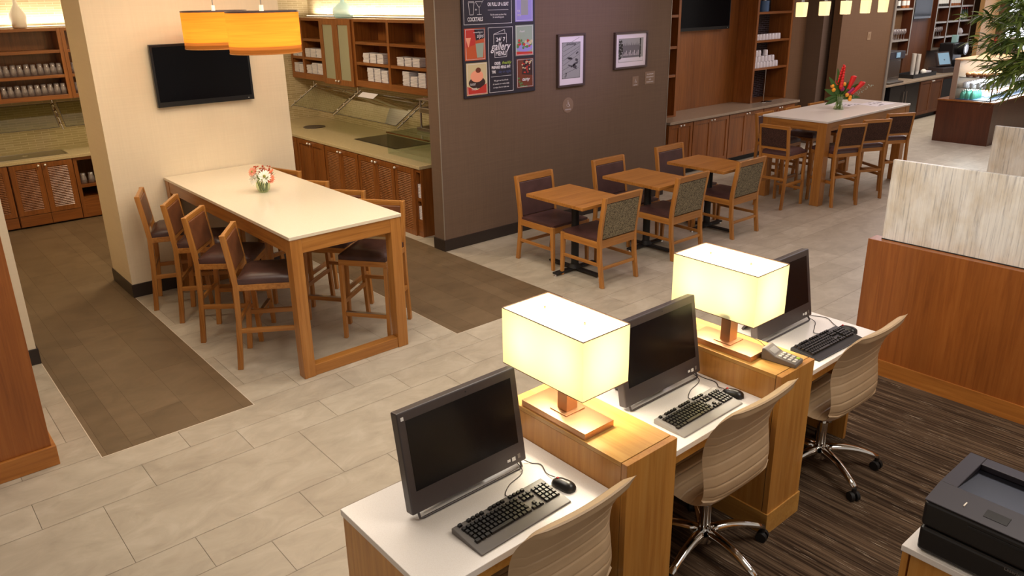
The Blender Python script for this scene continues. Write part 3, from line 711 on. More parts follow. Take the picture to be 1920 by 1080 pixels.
lamp(1.032, 1.306, -2.902, -2.405, 0.985, 1.143, -2.932, -2.56, 'glowing cream box-shade lamp on the far divider, behind the card reader')

def computer(x0, label, rz=0.0):
    t = thing('desktop_computer', label, 'computer', (x0, -2.688, DZ), rz, 'all-in-one computers on the white desks')
    w = 0.565; h = 0.405; R = Matrix.Translation((0, 0, 0.028)) @ Matrix.Rotation(-math.radians(9.5), 4, 'X')
    MB().box(0, w, 0, 0.045, 0, h, R).build('housing', 'bezel', t, 0.006, seg=3)
    MB().box(0.032, w-0.032, -0.0012, 0, 0.088, h-0.036, R).build('screen', 'screen', t)
    g = MB(); g.tube([(0.03, 0.02, 0.05), (0.03, -0.004, 0.008), (0.045, -0.006, 0.006), (w-0.045, -0.006, 0.006), (w-0.03, -0.004, 0.008), (w-0.03, 0.02, 0.05)], 0.005)
    g.build('front_stand', 'bezel', t, smooth=True)
    g = MB(); g.bar((w/2, 0.05, 0.20), (w/2, 0.19, 0.004), 0.30, 0.012); g.build('rear_stand', 'bezel', t, 0.002)
    g = MB(); g.box(0.014, 0.026, -0.0016, -0.0002, h-0.032, h-0.018, R); g.build('corner_sticker', 'white_label', t)
    g = MB(); g.box(w-0.10, w-0.084, -0.0016, -0.0002, 0.024, 0.035, R); g.build('badge', 'white_label', t)
    g = MB(); g.box(w-0.075, w-0.057, -0.0016, -0.0002, 0.020, 0.036, R); g.build('badge', 'white_label', t)
    g = MB(); g.box(w-0.045, w-0.031, -0.0016, -0.0002, 0.022, 0.040, R); g.build('regulatory_mark', 'silver_key', t)
    g = MB(); g.cyl(R @ Vector((w*0.55, -0.0012, h-0.018)), R @ Vector((w*0.55, 0.0, h-0.018)), 0.003, n=8); g.build('webcam', 'black_plastic', t)
    return t
computer(-0.818, 'black all-in-one computer on the white desk nearest the camera')
computer(0.366, 'black all-in-one computer on the middle desk between the two lamps')
computer(1.448, 'black all-in-one computer on the far desk, partly behind the far lamp')

def keyboard(x, y, rz, label, body):
    t = thing('keyboard', label, 'keyboard', (x, y, DZ), rz, 'computer keyboards')
    g = MB(); g.prism([(-0.092, 0), (-0.092, 0.007), (-0.045, 0.014), (0.075, 0.026), (0.08, 0.02), (0.08, 0)], 'x', -0.225, 0.225); g.build('body', body, t, 0.003)
    g = MB()
    def key(u, v, w=0.0158, d=0.0158):
        z = 0.0145 + (v+0.045)*0.1
        g.hexa([(u-w/2, v-d/2, z), (u+w/2, v-d/2, z), (u+w/2, v+d/2, z), (u-w/2, v+d/2, z)], [(u-w/2+.002, v-d/2+.002, z+.008), (u+w/2-.002, v-d/2+.002, z+.008), (u+w/2-.002, v+d/2-.001, z+.009), (u-w/2+.002, v+d/2-.001, z+.009)])
    for r in range(5):
        v = -0.035+r*0.0188
        if r == 0:
            u = -0.206
            for w in (0.024, 0.02, 0.024, 0.11, 0.024, 0.02, 0.02, 0.024): key(u+w/2, v, w-0.002); u += w+0.0008
        else:
            for k in range(14): key(-0.206+0.0095+k*0.0192+(4-r)*0.002, v)
        for k in range(4): key(0.155+k*0.0188-0.006, v)
    for k in range(3):
        key(0.082+k*0.0188, 0.0212); key(0.082+k*0.0188, 0.0400); key(0.082+k*0.0188, -0.035)
    key(0.1008, -0.0162)
    for k in range(16): 
        if k not in (1, 6, 11): key(-0.206+0.0095+k*0.0205, 0.064, 0.016, 0.0135)
    g.build('keys', 'keys', t)
    MB().box(-0.05, 0.04, 0.0745, 0.0775, 0.021, 0.0265).build('rear_ridge', body, t)
    return t
keyboard(-0.520, -2.905, math.radians(1.5), 'dark computer keyboard on the desk nearest the camera', 'keyboard_dark')
keyboard(0.620, -2.905, math.radians(0.5), 'grey computer keyboard on the desk between the two lamps', 'keyboard_body')
keyboard(1.748, -2.925, math.radians(-2), 'black computer keyboard on the far desk by the half wall', 'black_plastic')
def mouse(x, y, rz, label):
    t = thing('computer_mouse', label, 'mouse', (x, y, DZ), rz, 'computer mice')
    g = MB(); n = 14; rows = []
    for i in range(n+1):
        v = i/n; yy = -0.056+0.112*v; w = 0.031*math.sqrt(max(0.0, 1-(2*v-1)**4))*(1-0.12*v); h = 0.036*math.sqrt(max(0.0, 1-abs(2*v-1)**2.6))*(1-0.25*v)
        rows.append([g.bm.verts.new((w*math.cos(a), yy, 0.002+max(0.0, h*math.sin(a)**0.8))) for a in [PI*k/10 for k in range(11)]])
    for a, b in zip(rows, rows[1:]):
        for k in range(10): g.bm.faces.new((a[k], a[k+1], b[k+1], b[k]))
    bmesh.ops.remove_doubles(g.bm, verts=g.bm.verts, dist=1e-5); g.build('shell', 'black_plastic', t, smooth=True)
    g = MB(); g.cyl((-0.003, 0.03, 0.027), (0.003, 0.03, 0.027), 0.006, n=12); g.build('scroll_wheel', 'petal_red', t, smooth=40)
    return t
mouse(-0.245, -2.900, 0.15, 'black computer mouse beside the keyboard on the desk nearest the camera')
mouse(0.882, -2.915, 0.2, 'black computer mouse beside the keyboard on the middle desk')
mouse(2.003, -2.915, 0.1, 'black computer mouse beside the keyboard on the far desk by the half wall')
def cable(pts, label, r=0.002):
    P = [Vector(p) for p in pts]; out = []
    for i in range(len(P)-1):
        p0 = P[max(i-1, 0)]; p1 = P[i]; p2 = P[i+1]; p3 = P[min(i+2, len(P)-1)]
        for k in range(6):
            t = k/6; out.append(0.5*((2*p1)+(p2-p0)*t+(2*p0-5*p1+4*p2-p3)*t*t+(3*p1-p0-3*p2+p3)*t**3))
    out.append(P[-1]); o = MB().tube(out, r, 6).build('cable', 'cable', smooth=True); tag(o, label, 'cable'); return o
Z = DZ+0.0035
cable([(-0.27, -2.64, DZ+0.03), (-0.235, -2.69, Z), (-0.21, -2.73, Z), (-0.235, -2.79, Z), (-0.236, -2.842, Z+0.008)], 'thin mouse cable looping over the white desk nearest the camera')
cable([(-0.29, -2.60, DZ+0.03), (-0.30, -2.715, Z+0.004), (-0.40, -2.75, Z), (-0.455, -2.79, Z), (-0.45, -2.83, Z+0.01)], 'keyboard cable on the white desk nearest the camera, passing below the computer')
cable([(0.915, -2.60, DZ+0.03), (0.925, -2.70, Z), (0.93, -2.78, Z), (0.90, -2.82, Z), (0.89, -2.857, Z+0.008)], 'thin mouse cable on the middle white desk')
cable([(0.90, -2.60, DZ+0.03), (0.885, -2.715, Z+0.004), (0.77, -2.75, Z), (0.70, -2.79, Z), (0.69, -2.828, Z+0.01)], 'keyboard cable on the middle white desk, passing below the computer')
cable([(2.0, -2.62, DZ+0.03), (2.06, -2.66, Z), (2.09, -2.74, Z), (2.04, -2.81, Z), (1.995, -2.857, Z+0.008)], 'thin mouse cable on the far white desk')
cable([(1.98, -2.60, DZ+0.03), (1.99, -2.715, Z+0.004), (1.92, -2.76, Z), (1.84, -2.80, Z), (1.83, -2.845, Z+0.01)], 'keyboard cable on the far white desk, passing below the computer')

pp = thing('card_reader', 'grey card reader keypad on the far wooden divider in front of the lamp', 'card reader', (1.115, -3.022, PT), math.radians(8))
g = MB(); g.prism([(-0.085, 0), (-0.085, 0.022), (0.02, 0.034), (0.075, 0.062), (0.088, 0.058), (0.088, 0)], 'x', -0.045, 0.045); g.build('housing', 'pinpad_body', pp, 0.005, seg=3)
g = MB(); g.poly([(-0.028, 0.028, 0.0392), (0.028, 0.028, 0.0392), (0.028, 0.058, 0.0545), (-0.028, 0.058, 0.0545)]); g.build('display', 'keyboard_body', pp)
g = MB()
for i in range(3):
    for j in range(4):
        if (i, j) != (2, 0): g.box(-0.032+i*0.023, -0.016+i*0.023, -0.075+j*0.023, -0.06+j*0.023, 0.02, 0.028+0.00265*j)
g.build('keypad', 'key_light', pp, 0.001)
g = MB(); g.box(0.014, 0.030, -0.075, -0.060, 0.02, 0.0282); g.build('enter_key', 'lime_text', pp)
cable([(1.14, -2.932, PT+0.02), (1.165, -2.915, PT+0.02), (1.20, -2.87, PT+0.004), (1.235, -2.80, PT+0.003), (1.243, -2.62, PT+0.003)], 'thin black cable running from the card reader along the divider', 0.0018)

def office_chair():
    t = thing('office_chair', '', 'office chair')            # faces +y
    prof = [(0.295, 0.40), (0.288, 0.43), (0.25, 0.450), (0.17, 0.456), (0.08, 0.452), (-0.01, 0.443), (-0.08, 0.440), (-0.128, 0.452), (-0.158, 0.485), (-0.168, 0.54), (-0.160, 0.62), (-0.150, 0.69), (-0.157, 0.76), (-0.182, 0.83), (-0.222, 0.895), (-0.272, 0.953)]
    P = [Vector((0, y, z)) for y, z in prof]; pts = []
    for i in range(len(P)-1):
        p0 = P[max(i-1, 0)]; p1 = P[i]; p2 = P[i+1]; p3 = P[min(i+2, len(P)-1)]
        for k in range(20):
            s = k/20; pts.append(0.5*((2*p1)+(p2-p0)*s+(2*p0-5*p1+4*p2-p3)*s*s+(3*p1-p0-3*p2+p3)*s**3))
    pts.append(P[-1]); L = [0]
    for a, b in zip(pts, pts[1:]): L.append(L[-1]+(b-a).length)
    tot = L[-1]; nseg = 10; g = MB(); bmx = g.bm; A = []; B = []
    for i, p in enumerate(pts):
        tn = (pts[min(i+1, len(pts)-1)]-pts[max(i-1, 0)]).normalized(); nr = Vector((0, -tn.z, tn.y))     # towards the back/underside
        
        s = L[i]/tot; ph = (L[i] % 0.052)/0.052
        rib = 0.006*(1-abs(2*ph-1)**9)
        if s > 0.845: rib = 0.007
        hw = 0.258 - 0.010*math.sin(PI*min(1, max(0, (s-0.35)/0.5))) + 0.004*s
        e = min(s/0.04, 1.0, (1-s)/0.02); hw *= 0.93+0.07*math.sqrt(max(e, 0))
        th = 0.013+0.006*math.sin(PI*s)
        if s > 0.97: th *= max(0.25, (1-s)/0.03); rib *= max(0.1, (1-s)/0.03)
        ra = []; rb = []
        for j in range(nseg+1):
            u = j/nseg*2-1; edge = max(0.0, 1-abs(u)**8)
            x = u*hw; curve = 0.018*(u*u)*(1 if s > 0.5 else 0.4)
            fr = p + nr*(-(th+rib)*edge - curve); bk = p + nr*((th+rib)*edge - curve)
            ra.append(bmx.verts.new((x, fr.y, fr.z))); rb.append(bmx.verts.new((x, bk.y, bk.z)))
        A.append(ra); B.append(rb)
    for i in range(len(pts)-1):
        for j in range(nseg):
            bmx.faces.new((A[i][j], A[i][j+1], A[i+1][j+1], A[i+1][j])); bmx.faces.new((B[i][j+1], B[i][j], B[i+1][j], B[i+1][j+1]))
    for i in (0, len(pts)-1):
        for j in range(nseg):
            bmx.faces.new((A[i][j], B[i][j], B[i][j+1], A[i][j+1]) if i == 0 else (A[i][j+1], B[i][j+1], B[i][j], A[i][j]))
    for i in range(len(pts)-1):
        for j in (0, nseg): bmx.faces.new((A[i][j], A[i+1][j], B[i+1][j], B[i][j]))
    bmesh.ops.remove_doubles(bmx, verts=bmx.verts, dist=2e-4)
    g.build('seat_shell', 'beige_leather', t, smooth=50)
    g = MB(); g.cyl((0, 0, 0.11), (0, 0, 0.30), 0.027); g.cyl((0, 0, 0.30), (0, 0, 0.40), 0.016); g.build('gas_lift', 'chrome', t, smooth=40)
    g = MB(); g.box(-0.075, 0.075, -0.12, 0.09, 0.395, 0.428); g.build('tilt_mechanism', 'black_plastic', t, 0.01)
    g = MB()
    for s in (-1, 1): g.tube([(s*0.07, -0.02, 0.405), (s*0.13, -0.05, 0.415), (s*0.17, -0.12, 0.42)], 0.012, 8)
    g.build('seat_bracket', 'chrome', t, smooth=True)
    MB().lathe([(0.0, 0.075), (0.04, 0.075), (0.045, 0.10), (0.04, 0.135), (0.03, 0.15), (0, 0.15)]).build('hub', 'chrome', t, smooth=50)
    for k in range(5):
        a = 2*PI*k/5; d = Vector((math.cos(a), math.sin(a), 0)); s_ = Vector((-d.y, d.x, 0)); n = 9; g = MB(); rings = []
        for i in range(n):
            u = i/(n-1); r = 0.03+u*0.295; z = 0.128-0.045*u**2+0.012*math.sin(PI*u); w = 0.026*(1-0.45*u)+0.004; h = 0.022*(1-0.5*u)+0.004
            c = d*r+Vector((0, 0, z)); rings.append([g.bm.verts.new(c+s_*(w*math.cos(q))+Vector((0, 0, h*math.sin(q)))) for q in [2*PI*m/10 for m in range(10)]])
        for A_, B_ in zip(rings, rings[1:]):
            for m in range(10): g.bm.faces.new((A_[m], A_[(m+1) % 10], B_[(m+1) % 10], B_[m]))
        g.bm.faces.new(rings[0][::-1]); g.bm.faces.new(rings[-1]); leg = g.build('leg', 'chrome', t, smooth=True)
        c = d*0.322; a2 = a+0.7+k; e = Vector((math.cos(a2), math.sin(a2), 0)); g = MB()
        for s in (-1, 1): g.cyl(c+e*s*0.007+Vector((0, 0, 0.028)), c+e*s*0.026+Vector((0, 0, 0.028)), 0.028, 0.026, n=18)
        g.cyl(c+Vector((0, 0, 0.04)), c+Vector((0, 0, 0.078)), 0.012); g.build('caster', 'rubber', leg, smooth=40)
    return t
oc = office_chair(); gc = 'ribbed beige office chairs'
oc.location = (-0.475, -2.995, 0); oc.rotation_euler = (0, 0, math.radians(0)); tag(oc, 'beige ribbed office chair at the nearest desk, cut off by the picture edge', group=gc)
o2 = dup(oc, (0.625, -2.985, 0), math.radians(-0.5), 'beige ribbed office chair at the middle desk', gc)
o3 = dup(oc, (1.705, -2.985, 0), math.radians(-0.5), 'beige ribbed office chair at the far desk, beside the half wall', gc)
for o_, a in ((oc, -35), (o2, -26), (o3, -45)):
    for ch in o_.children:
        if ch.name.startswith('leg'): ch.rotation_euler = (0, 0, math.radians(a))

# ================================================================== HALF WALLS, PRINTER, LEFT CABINET
def half_wall(x0, x1, ytop, ybot, label, plab, r):
    t = thing('half_wall', label, 'half wall', (x0, ytop, 0))
    L = ytop-ybot
    MB().box(0, x1-x0, -L, 0, 0.0, 0.967).build('panel', 'panel_z', t, 0.002)
    MB().box(-0.012, 0, -L, -0.05, 0.0, 0.12).build('plinth', 'panel_y', t, 0.001)
    q = thing('stone_screen', plab, 'screen', (x0+0.06, ytop-0.065, 0.967))
    MB().box(0, 0.03, -L+0.065, 0, 0.0, 0.548).build('slab', 'marble_panel', q, 0.002)
    MB().box(-0.006, 0.036, -L+0.065, 0, 0.0, 0.006).build('channel', 'black_matte', q)
half_wall(3.078, 3.20, -2.482, -5.8, 'wooden half wall on the right, behind the beige office chairs', 'streaked pale stone screen on the nearer half wall', 1)
half_wall(4.98, 5.10, -2.44, -5.8, 'wooden half wall further away, mostly hidden behind the nearer screen', 'streaked pale stone screen further away, below the bamboo plant', 2)

pc = thing('printer_cabinet', 'low wooden cabinet with a white top under the black printer', 'cabinet', (0.372, -3.945, 0))
MB().box(0, 0.62, -0.9, 0, 0.736, 0.76).build('top', 'quartz_white', pc, 0.002)
MB().box(0.035, 0.6, -0.88, -0.02, 0.0, 0.735).build('body', 'desk_z', pc, 0.001)
MB().box(0.012, 0.034, -0.45, -0.03, 0.05, 0.73).build('door', 'desk_z', pc, 0.002)
MB().box(0.012, 0.034, -0.875, -0.455, 0.05, 0.73).build('door', 'desk_z', pc, 0.002)
MB().box(0.016, 0.034, -0.022, 0.0, 0.0, 0.735).build('side_edge', 'desk_z', pc, 0.001)
pr = thing('printer', 'black laser printer on the white-topped cabinet in the bottom right corner', 'printer', (0.385, -3.985, 0.76))
MB().prism([(0.0, 0.0), (0.38, 0.0), (0.38, -0.40), (0.0, -0.40)], 'z', 0.004, 0.10).build('lower_body', 'black_plastic', pr, 0.012, seg=3)
MB().prism([(0.0, 0.0), (0.38, 0.0), (0.38, -0.40), (0.0, -0.40)], 'z', 0.103, 0.20).build('upper_body', 'black_plastic', pr, 0.012, seg=3)
g = MB()      # top cover with a sunken, sloping paper outlet
g.hexa([(0.0, -0.4, 0.20), (0.12, -0.4, 0.20), (0.12, 0, 0.20), (0.0, 0, 0.20)], [(0.0, -0.4, 0.205), (0.12, -0.4, 0.222), (0.12, 0, 0.222), (0.0, 0, 0.205)])
g.box(0.12, 0.38, -0.055, 0.0, 0.20, 0.222); g.box(0.12, 0.38, -0.40, -0.345, 0.20, 0.222); g.box(0.325, 0.38, -0.345, -0.055, 0.20, 0.222)
g.build('top_cover', 'printer_grey', pr, 0.004)
g = MB(); g.hexa([(0.12, -0.345, 0.198), (0.325, -0.345, 0.198), (0.325, -0.055, 0.198), (0.12, -0.055, 0.198)], [(0.12, -0.345, 0.219), (0.325, -0.345, 0.2), (0.325, -0.055, 0.2), (0.12, -0.055, 0.219)]); g.build('paper_outlet', 'screen', pr)
g = MB(); g.hexa([(0.035, -0.235, 0.209), (0.075, -0.235, 0.2145), (0.075, -0.165, 0.2145), (0.035, -0.165, 0.209)], [(0.035, -0.235, 0.212), (0.075, -0.235, 0.2175), (0.075, -0.165, 0.2175), (0.035, -0.165, 0.212)]); g.build('control_button', 'black_plastic', pr, 0.001)
g = MB(); g.box(0.04, 0.065, -0.108, -0.104, 0.211, 0.2155); g.build('status_light', 'metal_trim', pr)
g = MB(); g.box(-0.003, 0.0, -0.37, -0.14, 0.168, 0.178); g.build('door_grip', 'black_matte', pr, 0.001)
g = MB(); g.text('LaserJet Pro 400', 0.016, Matrix.Translation((-0.001, -0.315, 0.085)) @ Matrix.Rotation(-PI/2, 4, 'Z') @ Matrix.Rotation(PI/2, 4, 'X')); g.build('lettering', 'silver_key', pr)

lc = thing('cabinet_end', 'tall wooden cabinet cut off by the left edge of the picture', 'cabinet', (-1.60, 0.02, 0))
MB().box(-1.4, 0, 0, 0.9, 0.125, 2.3).build('body', 'panel_z', lc, 0.002)
MB().box(-1.41, 0.022, -0.02, 0.9, 0.0, 0.125).build('plinth', 'panel_x', lc, 0.004)

# ================================================================== KITCHEN
def mark(): return set(bpy.data.objects)
def settle(before, k, off, skip=()):
    """counters here are low (0.82 m): the units measured at 0.91 m are brought to their true size and put on the floor"""
    for o in set(bpy.data.objects)-before:
        if o.parent is None and not o.name.startswith(skip or ('#',)):
            o.location = Vector(o.location)*k + Vector(off); o.scale = Vector(o.scale)*k
            if o.type == 'LIGHT': o.scale = (1, 1, 1)
KIT = (1.055, (0.1146, 0.2623, -0.142)); NIC = (1.048, (0.100, 0.2289, -0.1239))
m0 = mark()
g = MB(); g.box(-3, 3.45, 6.1, 6.2, 0.14, 3.2); struct('wall_kitchen_back', g, 'mosaic_x')
g = MB(); g.box(3.355, 3.45, 1.70, 6.1, 0.14, 3.2); struct('wall_kitchen_side', g, 'mosaic_y')
def frame_door(w, h, style, z0, name='door', mat='cherry_z', thick=0.02, st=0.055):
    g = MB(); g.box(0, st, -thick, 0, z0, z0+h); g.box(w-st, w, -thick, 0, z0, z0+h); g.box(st, w-st, -thick, 0, z0, z0+st); g.box(st, w-st, -thick, 0, z0+h-st, z0+h)
    if style == 'louver':
        n = int((h-2*st)/0.0195)
        for k in range(n):
            z = z0+st+(k+0.5)*(h-2*st)/n
            g.hexa([(st, -0.021, z-0.008), (w-st, -0.021, z-0.008), (w-st, -0.016, z-0.010), (st, -0.016, z-0.010)], [(st, -0.008, z+0.009), (w-st, -0.008, z+0.009), (w-st, -0.003, z+0.007), (st, -0.003, z+0.007)])
    elif style == 'panel': g.box(st, w-st, -0.010, -0.003, z0+st, z0+h-st)
    return g
def base_cabinet(label, loc, rz, w, depth, style, zb, knobs=True, doors=2, drawers=False, group=None, wd='cherry_z'):
    t = thing('base_cabinet', label, 'cabinet', loc, rz, group)
    MB().box(0.001, w-0.001, 0.001, depth, zb, 0.875).build('body', wd, t, 0.001)
    MB().box(0.001, w-0.001, 0.06, depth, 0.0, zb-0.001).build('toe_kick', 'black_matte', t)
    zd = zb+(0.135 if drawers else 0.015); h = 0.868-zd; dw = (w-0.012)/doors
    for k in range(doors):
        o = frame_door(dw-0.004, h, style, zd).build('door', wd, t, 0.001); o.location = (0.006+k*dw+0.002, 0, 0)
        if knobs:
            kx = dw-0.035 if k == 0 and doors > 1 else 0.035
            if doors == 1: kx = 0.035
            g = MB(); g.cyl((kx, -0.02, 0.842), (kx, -0.036, 0.842), 0.004, n=8); g.ball((kx, -0.042, 0.842), 0.014, n=10); g.build('knob', 'knob_metal', o, smooth=True)
        if drawers: MB().box(0.006+k*dw+0.002, 0.006+(k+1)*dw-0.002, -0.018, 0, zb+0.008, zb+0.128).build('lower_panel', 'cherry_x', t, 0.001)
    return t
def open_unit(name, label, loc, rz, w, depth, zb, zt, shelves, posts=(), back='cherry_z', rail=0.035, brail=0.05, mat='cherry_x', group=None, side=0.04, up='cherry_z', edge=None):
    """open shelving: front at local y=0"""
    t = thing(name, label, 'shelving', loc, rz, group)
    for x in [0]+list(posts)+[w-side]:
        u_ = MB().box(x, x+side, 0, depth, zb, zt).build('upright', up, t, 0.001)
        if edge: MB().box(x-0.001, x+side+0.001, -0.005, 0, zb, zt).build('edge_strip', edge, u_)
    xs = [side]+[v for p in posts for v in (p, p+side)]+[w-side]
    MB().box(side*0.5, w-side*0.5, depth-0.012, depth, zb, zt).build('back_panel', back, t)
    for a, b in zip(xs[0::2], xs[1::2]):
        MB().box(a, b, 0.001, depth-0.013, zb, zb+brail).build('bottom_board', mat, t, 0.001)
        MB().box(a, b, 0.001, depth-0.013, zt-rail, zt).build('top_board', mat, t, 0.001)
        for z in shelves: MB().box(a, b, 0.004, depth-0.013, z-0.035, z).build('shelf', mat, t, 0.001)
    return t
gk = 'louvered base cabinets on the rear kitchen wall'
base_cabinet('louvered wooden base cabinet at the left edge of the picture, under the steel sink', (-1.38, 5.41, 0), 0, 0.54, 0.66, 'louver', 0.15, drawers=True, group=gk)
base_cabinet('louvered wooden base cabinet with two knobs, left of the open glass shelf', (-0.835, 5.41, 0), 0, 0.655, 0.66, 'louver', 0.15, drawers=True, group=gk)
u = open_unit('open_base_unit', 'open wooden base unit holding a few glasses, beside the louvered doors', (-0.175, 5.41, 0), 0, 0.44, 0.66, 0.15, 0.875, (0.545,), brail=0.24)
base_cabinet('louvered wooden base cabinet hidden behind the cream wall', (0.27, 5.41, 0), 0, 0.65, 0.66, 'louver', 0.15, drawers=True, group=gk)
g = MB(); g.box(-1.383, 3.35, 5.387, 6.098, 0.877, 0.912); o = g.build('countertop', 'granite', bevel=0.003); tag(o, 'speckled beige stone countertop along the rear kitchen wall', 'countertop')
g = MB(); g.box(2.356, 3.352, 1.93, 5.385, 0.877, 0.912); o = g.build('countertop', 'granite', bevel=0.003); tag(o, 'speckled beige stone countertop holding the dark cooktop', 'countertop')
sk = thing('sink', 'shallow steel sink set in the rear stone countertop', 'sink', (-0.80, 5.52, 0.912))
g = MB()
g.box(-0.2, 0.62, 0, 0.02, 0, 0.004); g.box(-0.2, 0.62, 0.36, 0.38, 0, 0.004); g.box(-0.2, -0.18, 0.02, 0.36, 0, 0.004); g.box(0.6, 0.62, 0.02, 0.36, 0, 0.004); g.build('rim', 'steel', sk)
g = MB(); g.box(-0.18, 0.6, 0.02, 0.36, 0.0002, 0.0014); g.build('basin', 'steel', sk)
g = MB(); g.cyl((0.2, 0.19, 0.0014), (0.2, 0.19, 0.003), 0.03); g.build('drain', 'chrome', sk)
R90 = -PI/2
gk2 = 'louvered base cabinets under the cooktop counter'
def rcab(y1, y0, lab, style='louver', doors=2): return base_cabinet(lab, (2.37, y1, 0), R90, y1-y0, 0.9, style, 0.12, doors=doors, group=gk2)
rcab(5.36, 4.78, 'wooden base cabinet in the kitchen corner, hidden behind the cream wall')
rcab(4.775, 4.02, 'flat-panelled wooden base cabinet just right of the cream wall', 'panel')
rcab(4.015, 3.20, 'louvered wooden base cabinet with two knobs, left of the cooktop')
rcab(3.195, 2.42, 'louvered wooden base cabinet with two knobs, below the cooktop')
rcab(2.415, 2.03, 'single-door louvered base cabinet with one knob, right of the cooktop', doors=1)
open_unit('open_base_unit', 'open wooden base unit with white plates, partly hidden by the grey wall', (2.37, 2.028, 0), R90, 0.098, 0.9, 0.12, 0.875, (0.56,), side=0.012, brail=0.2)
# upper units
open_unit('wall_shelf_unit', 'wooden wall shelf unit full of glasses in the rear kitchen', (-0.735, 5.75, 0), 0, 0.765, 0.345, 1.52, 2.325, (1.80, 2.08))
open_unit('wall_shelf_unit', 'wooden wall shelving cut off by the cream wall, beside the glass shelf', (0.032, 5.75, 0), 0, 1.2, 0.345, 1.52, 2.325, (1.80, 2.08), (0.6,), side=0.04)
open_unit('wall_shelf_unit', 'wooden wall shelf unit at the left edge of the picture in the rear kitchen', (-1.38, 5.75, 0), 0, 0.643, 0.345, 1.52, 2.325, (1.80, 2.08))
open_unit('wall_shelf_unit', 'two-bay wooden wall shelf unit with plate stacks, nearest the grey wall', (3.0, 4.245, 0), R90, 1.645, 0.355, 1.52, 2.345, (1.825, 2.075), (0.80,), side=0.05, brail=0.08)
open_unit('wall_shelf_unit', 'two-bay wooden wall shelf unit with plate stacks, left of the frosted glass doors', (3.0, 6.06, 0), R90, 0.985, 0.355, 1.52, 2.345, (1.825, 2.075), (0.36,), side=0.05, brail=0.08)
gc_ = thing('glass_door_cabinet', 'wooden wall cabinet with two frosted glass doors above the counter', 'cabinet', (3.0, 5.07, 0), R90)
MB().box(0, 0.82, 0.0, 0.35, 1.50, 2.345).build('body', 'cherry_z', gc_, 0.001)
for k in range(2):
    o = frame_door(0.404, 0.83, 'open', 1.507, thick=0.022, st=0.07).build('door', 'cherry_z', gc_, 0.001); o.location = (0.004+k*0.408, 0, 0)
    MB().box(0.07, 0.334, -0.012, -0.006, 1.577, 2.267).build('pane', 'frosted_glass', o)
    kx = 0.37 if k == 0 else 0.034
    g = MB(); g.cyl((kx, -0.02, 1.56), (kx, -0.036, 1.56), 0.004, n=8); g.ball((kx, -0.042, 1.56), 0.014, n=10); g.build('knob', 'knob_metal', o, smooth=True)

# glowing strips on top of the wall units
def strip(x0, x1, y0, y1, z, lab):
    t = thing('light_strip', lab, 'light strip', (0, 0, 0)); MB().box(x0, x1, y0, y1, z, z+0.012).build('housing', 'steel', t); MB().box(x0+.004, x1-.004, y0+.004, y1-.004, z+0.0125, z+0.02).build('diffuser', 'lit_white', t); return t
strip(-1.3, 1.2, 6.02, 6.06, 2.327, 'glowing light strip on top of the rear kitchen shelves')
strip(3.27, 3.31, 2.0, 6.0, 2.347, 'glowing light strip on top of the plate shelves')
area((-0.05, 6.03, 2.36), 2.5, 14, (1.0, 0.88, 0.7), (PI, 0, 0), sy=0.05)
area((3.29, 4.0, 2.38), 0.05, 24, (1.0, 0.88, 0.7), (PI, 0, 0), sy=4.0)

# tumblers
def tumbler():
    g = MB(); g.lathe([(0.032, 0.0), (0.035, 0.0), (0.036, 0.05), (0.033, 0.075), (0.027, 0.09), (0.027, 0.124), (0.0, 0.126), (0.0, 0.118), (0.024, 0.116), (0.024, 0.092), (0.030, 0.073), (0.033, 0.05)], n=14)
    return g.build('drinking_glass', 'tumbler_glass', smooth=True)
tb = tumbler(); first = True
ORD = ['first', 'second', 'third', 'fourth', 'fifth', 'sixth', 'seventh', 'eighth', 'ninth', 'tenth', 'eleventh', 'twelfth', 'thirteenth', 'fourteenth', 'fifteenth']
def oh(k, n): return 'leftmost' if k == 0 else 'rightmost' if k == n-1 else ORD[k]+' from left' if k < 10 else ORD[n-1-k]+' from right'
def ov(k, n): return 'bottom' if k == 0 else 'top' if k == n-1 else ORD[k]+' from bottom'
def put(o, loc, label, cat, group, rz=0.0):
    global first
    if first: o.location = loc; tag(o, label, cat, group); first = False; return o
    c = o.copy(); C.objects.link(c); c.location = loc; c.rotation_euler = (0, 0, rz); tag(c, label, cat, group); return c
for z, lab in ((1.802, 'upper'), (1.572, 'bottom')):
    for k in range(10):
        put(tb, (-0.655+k*0.068+random.uniform(-.002, .002), 5.80+random.uniform(0, .01), z), 'drinking glass, %s in the front row, %s glass shelf of the rear kitchen' % (oh(k, 10), lab), 'glass', 'glasses on the %s shelf' % lab)
        if k % 2 == 0: put(tb, (-0.63+k*0.068, 5.94, z), 'drinking glass, %s in the back row, %s glass shelf of the rear kitchen' % (oh(k//2, 5), lab), 'glass', 'glasses at the back of the %s shelf' % lab)
    for k in range(3): put(tb, (0.11+k*0.08, 5.81, z), 'drinking glass, %s of three on the %s shelf beside the cream wall' % (oh(k, 3), lab), 'glass', 'glasses by the cream wall, %s shelf' % lab)
for k in range(4): put(tb, (-0.09+k*0.085, 5.46, 0.547), 'drinking glass, %s in the open base unit under the rear counter' % oh(k, 4), 'glass', 'glasses in the open base unit')

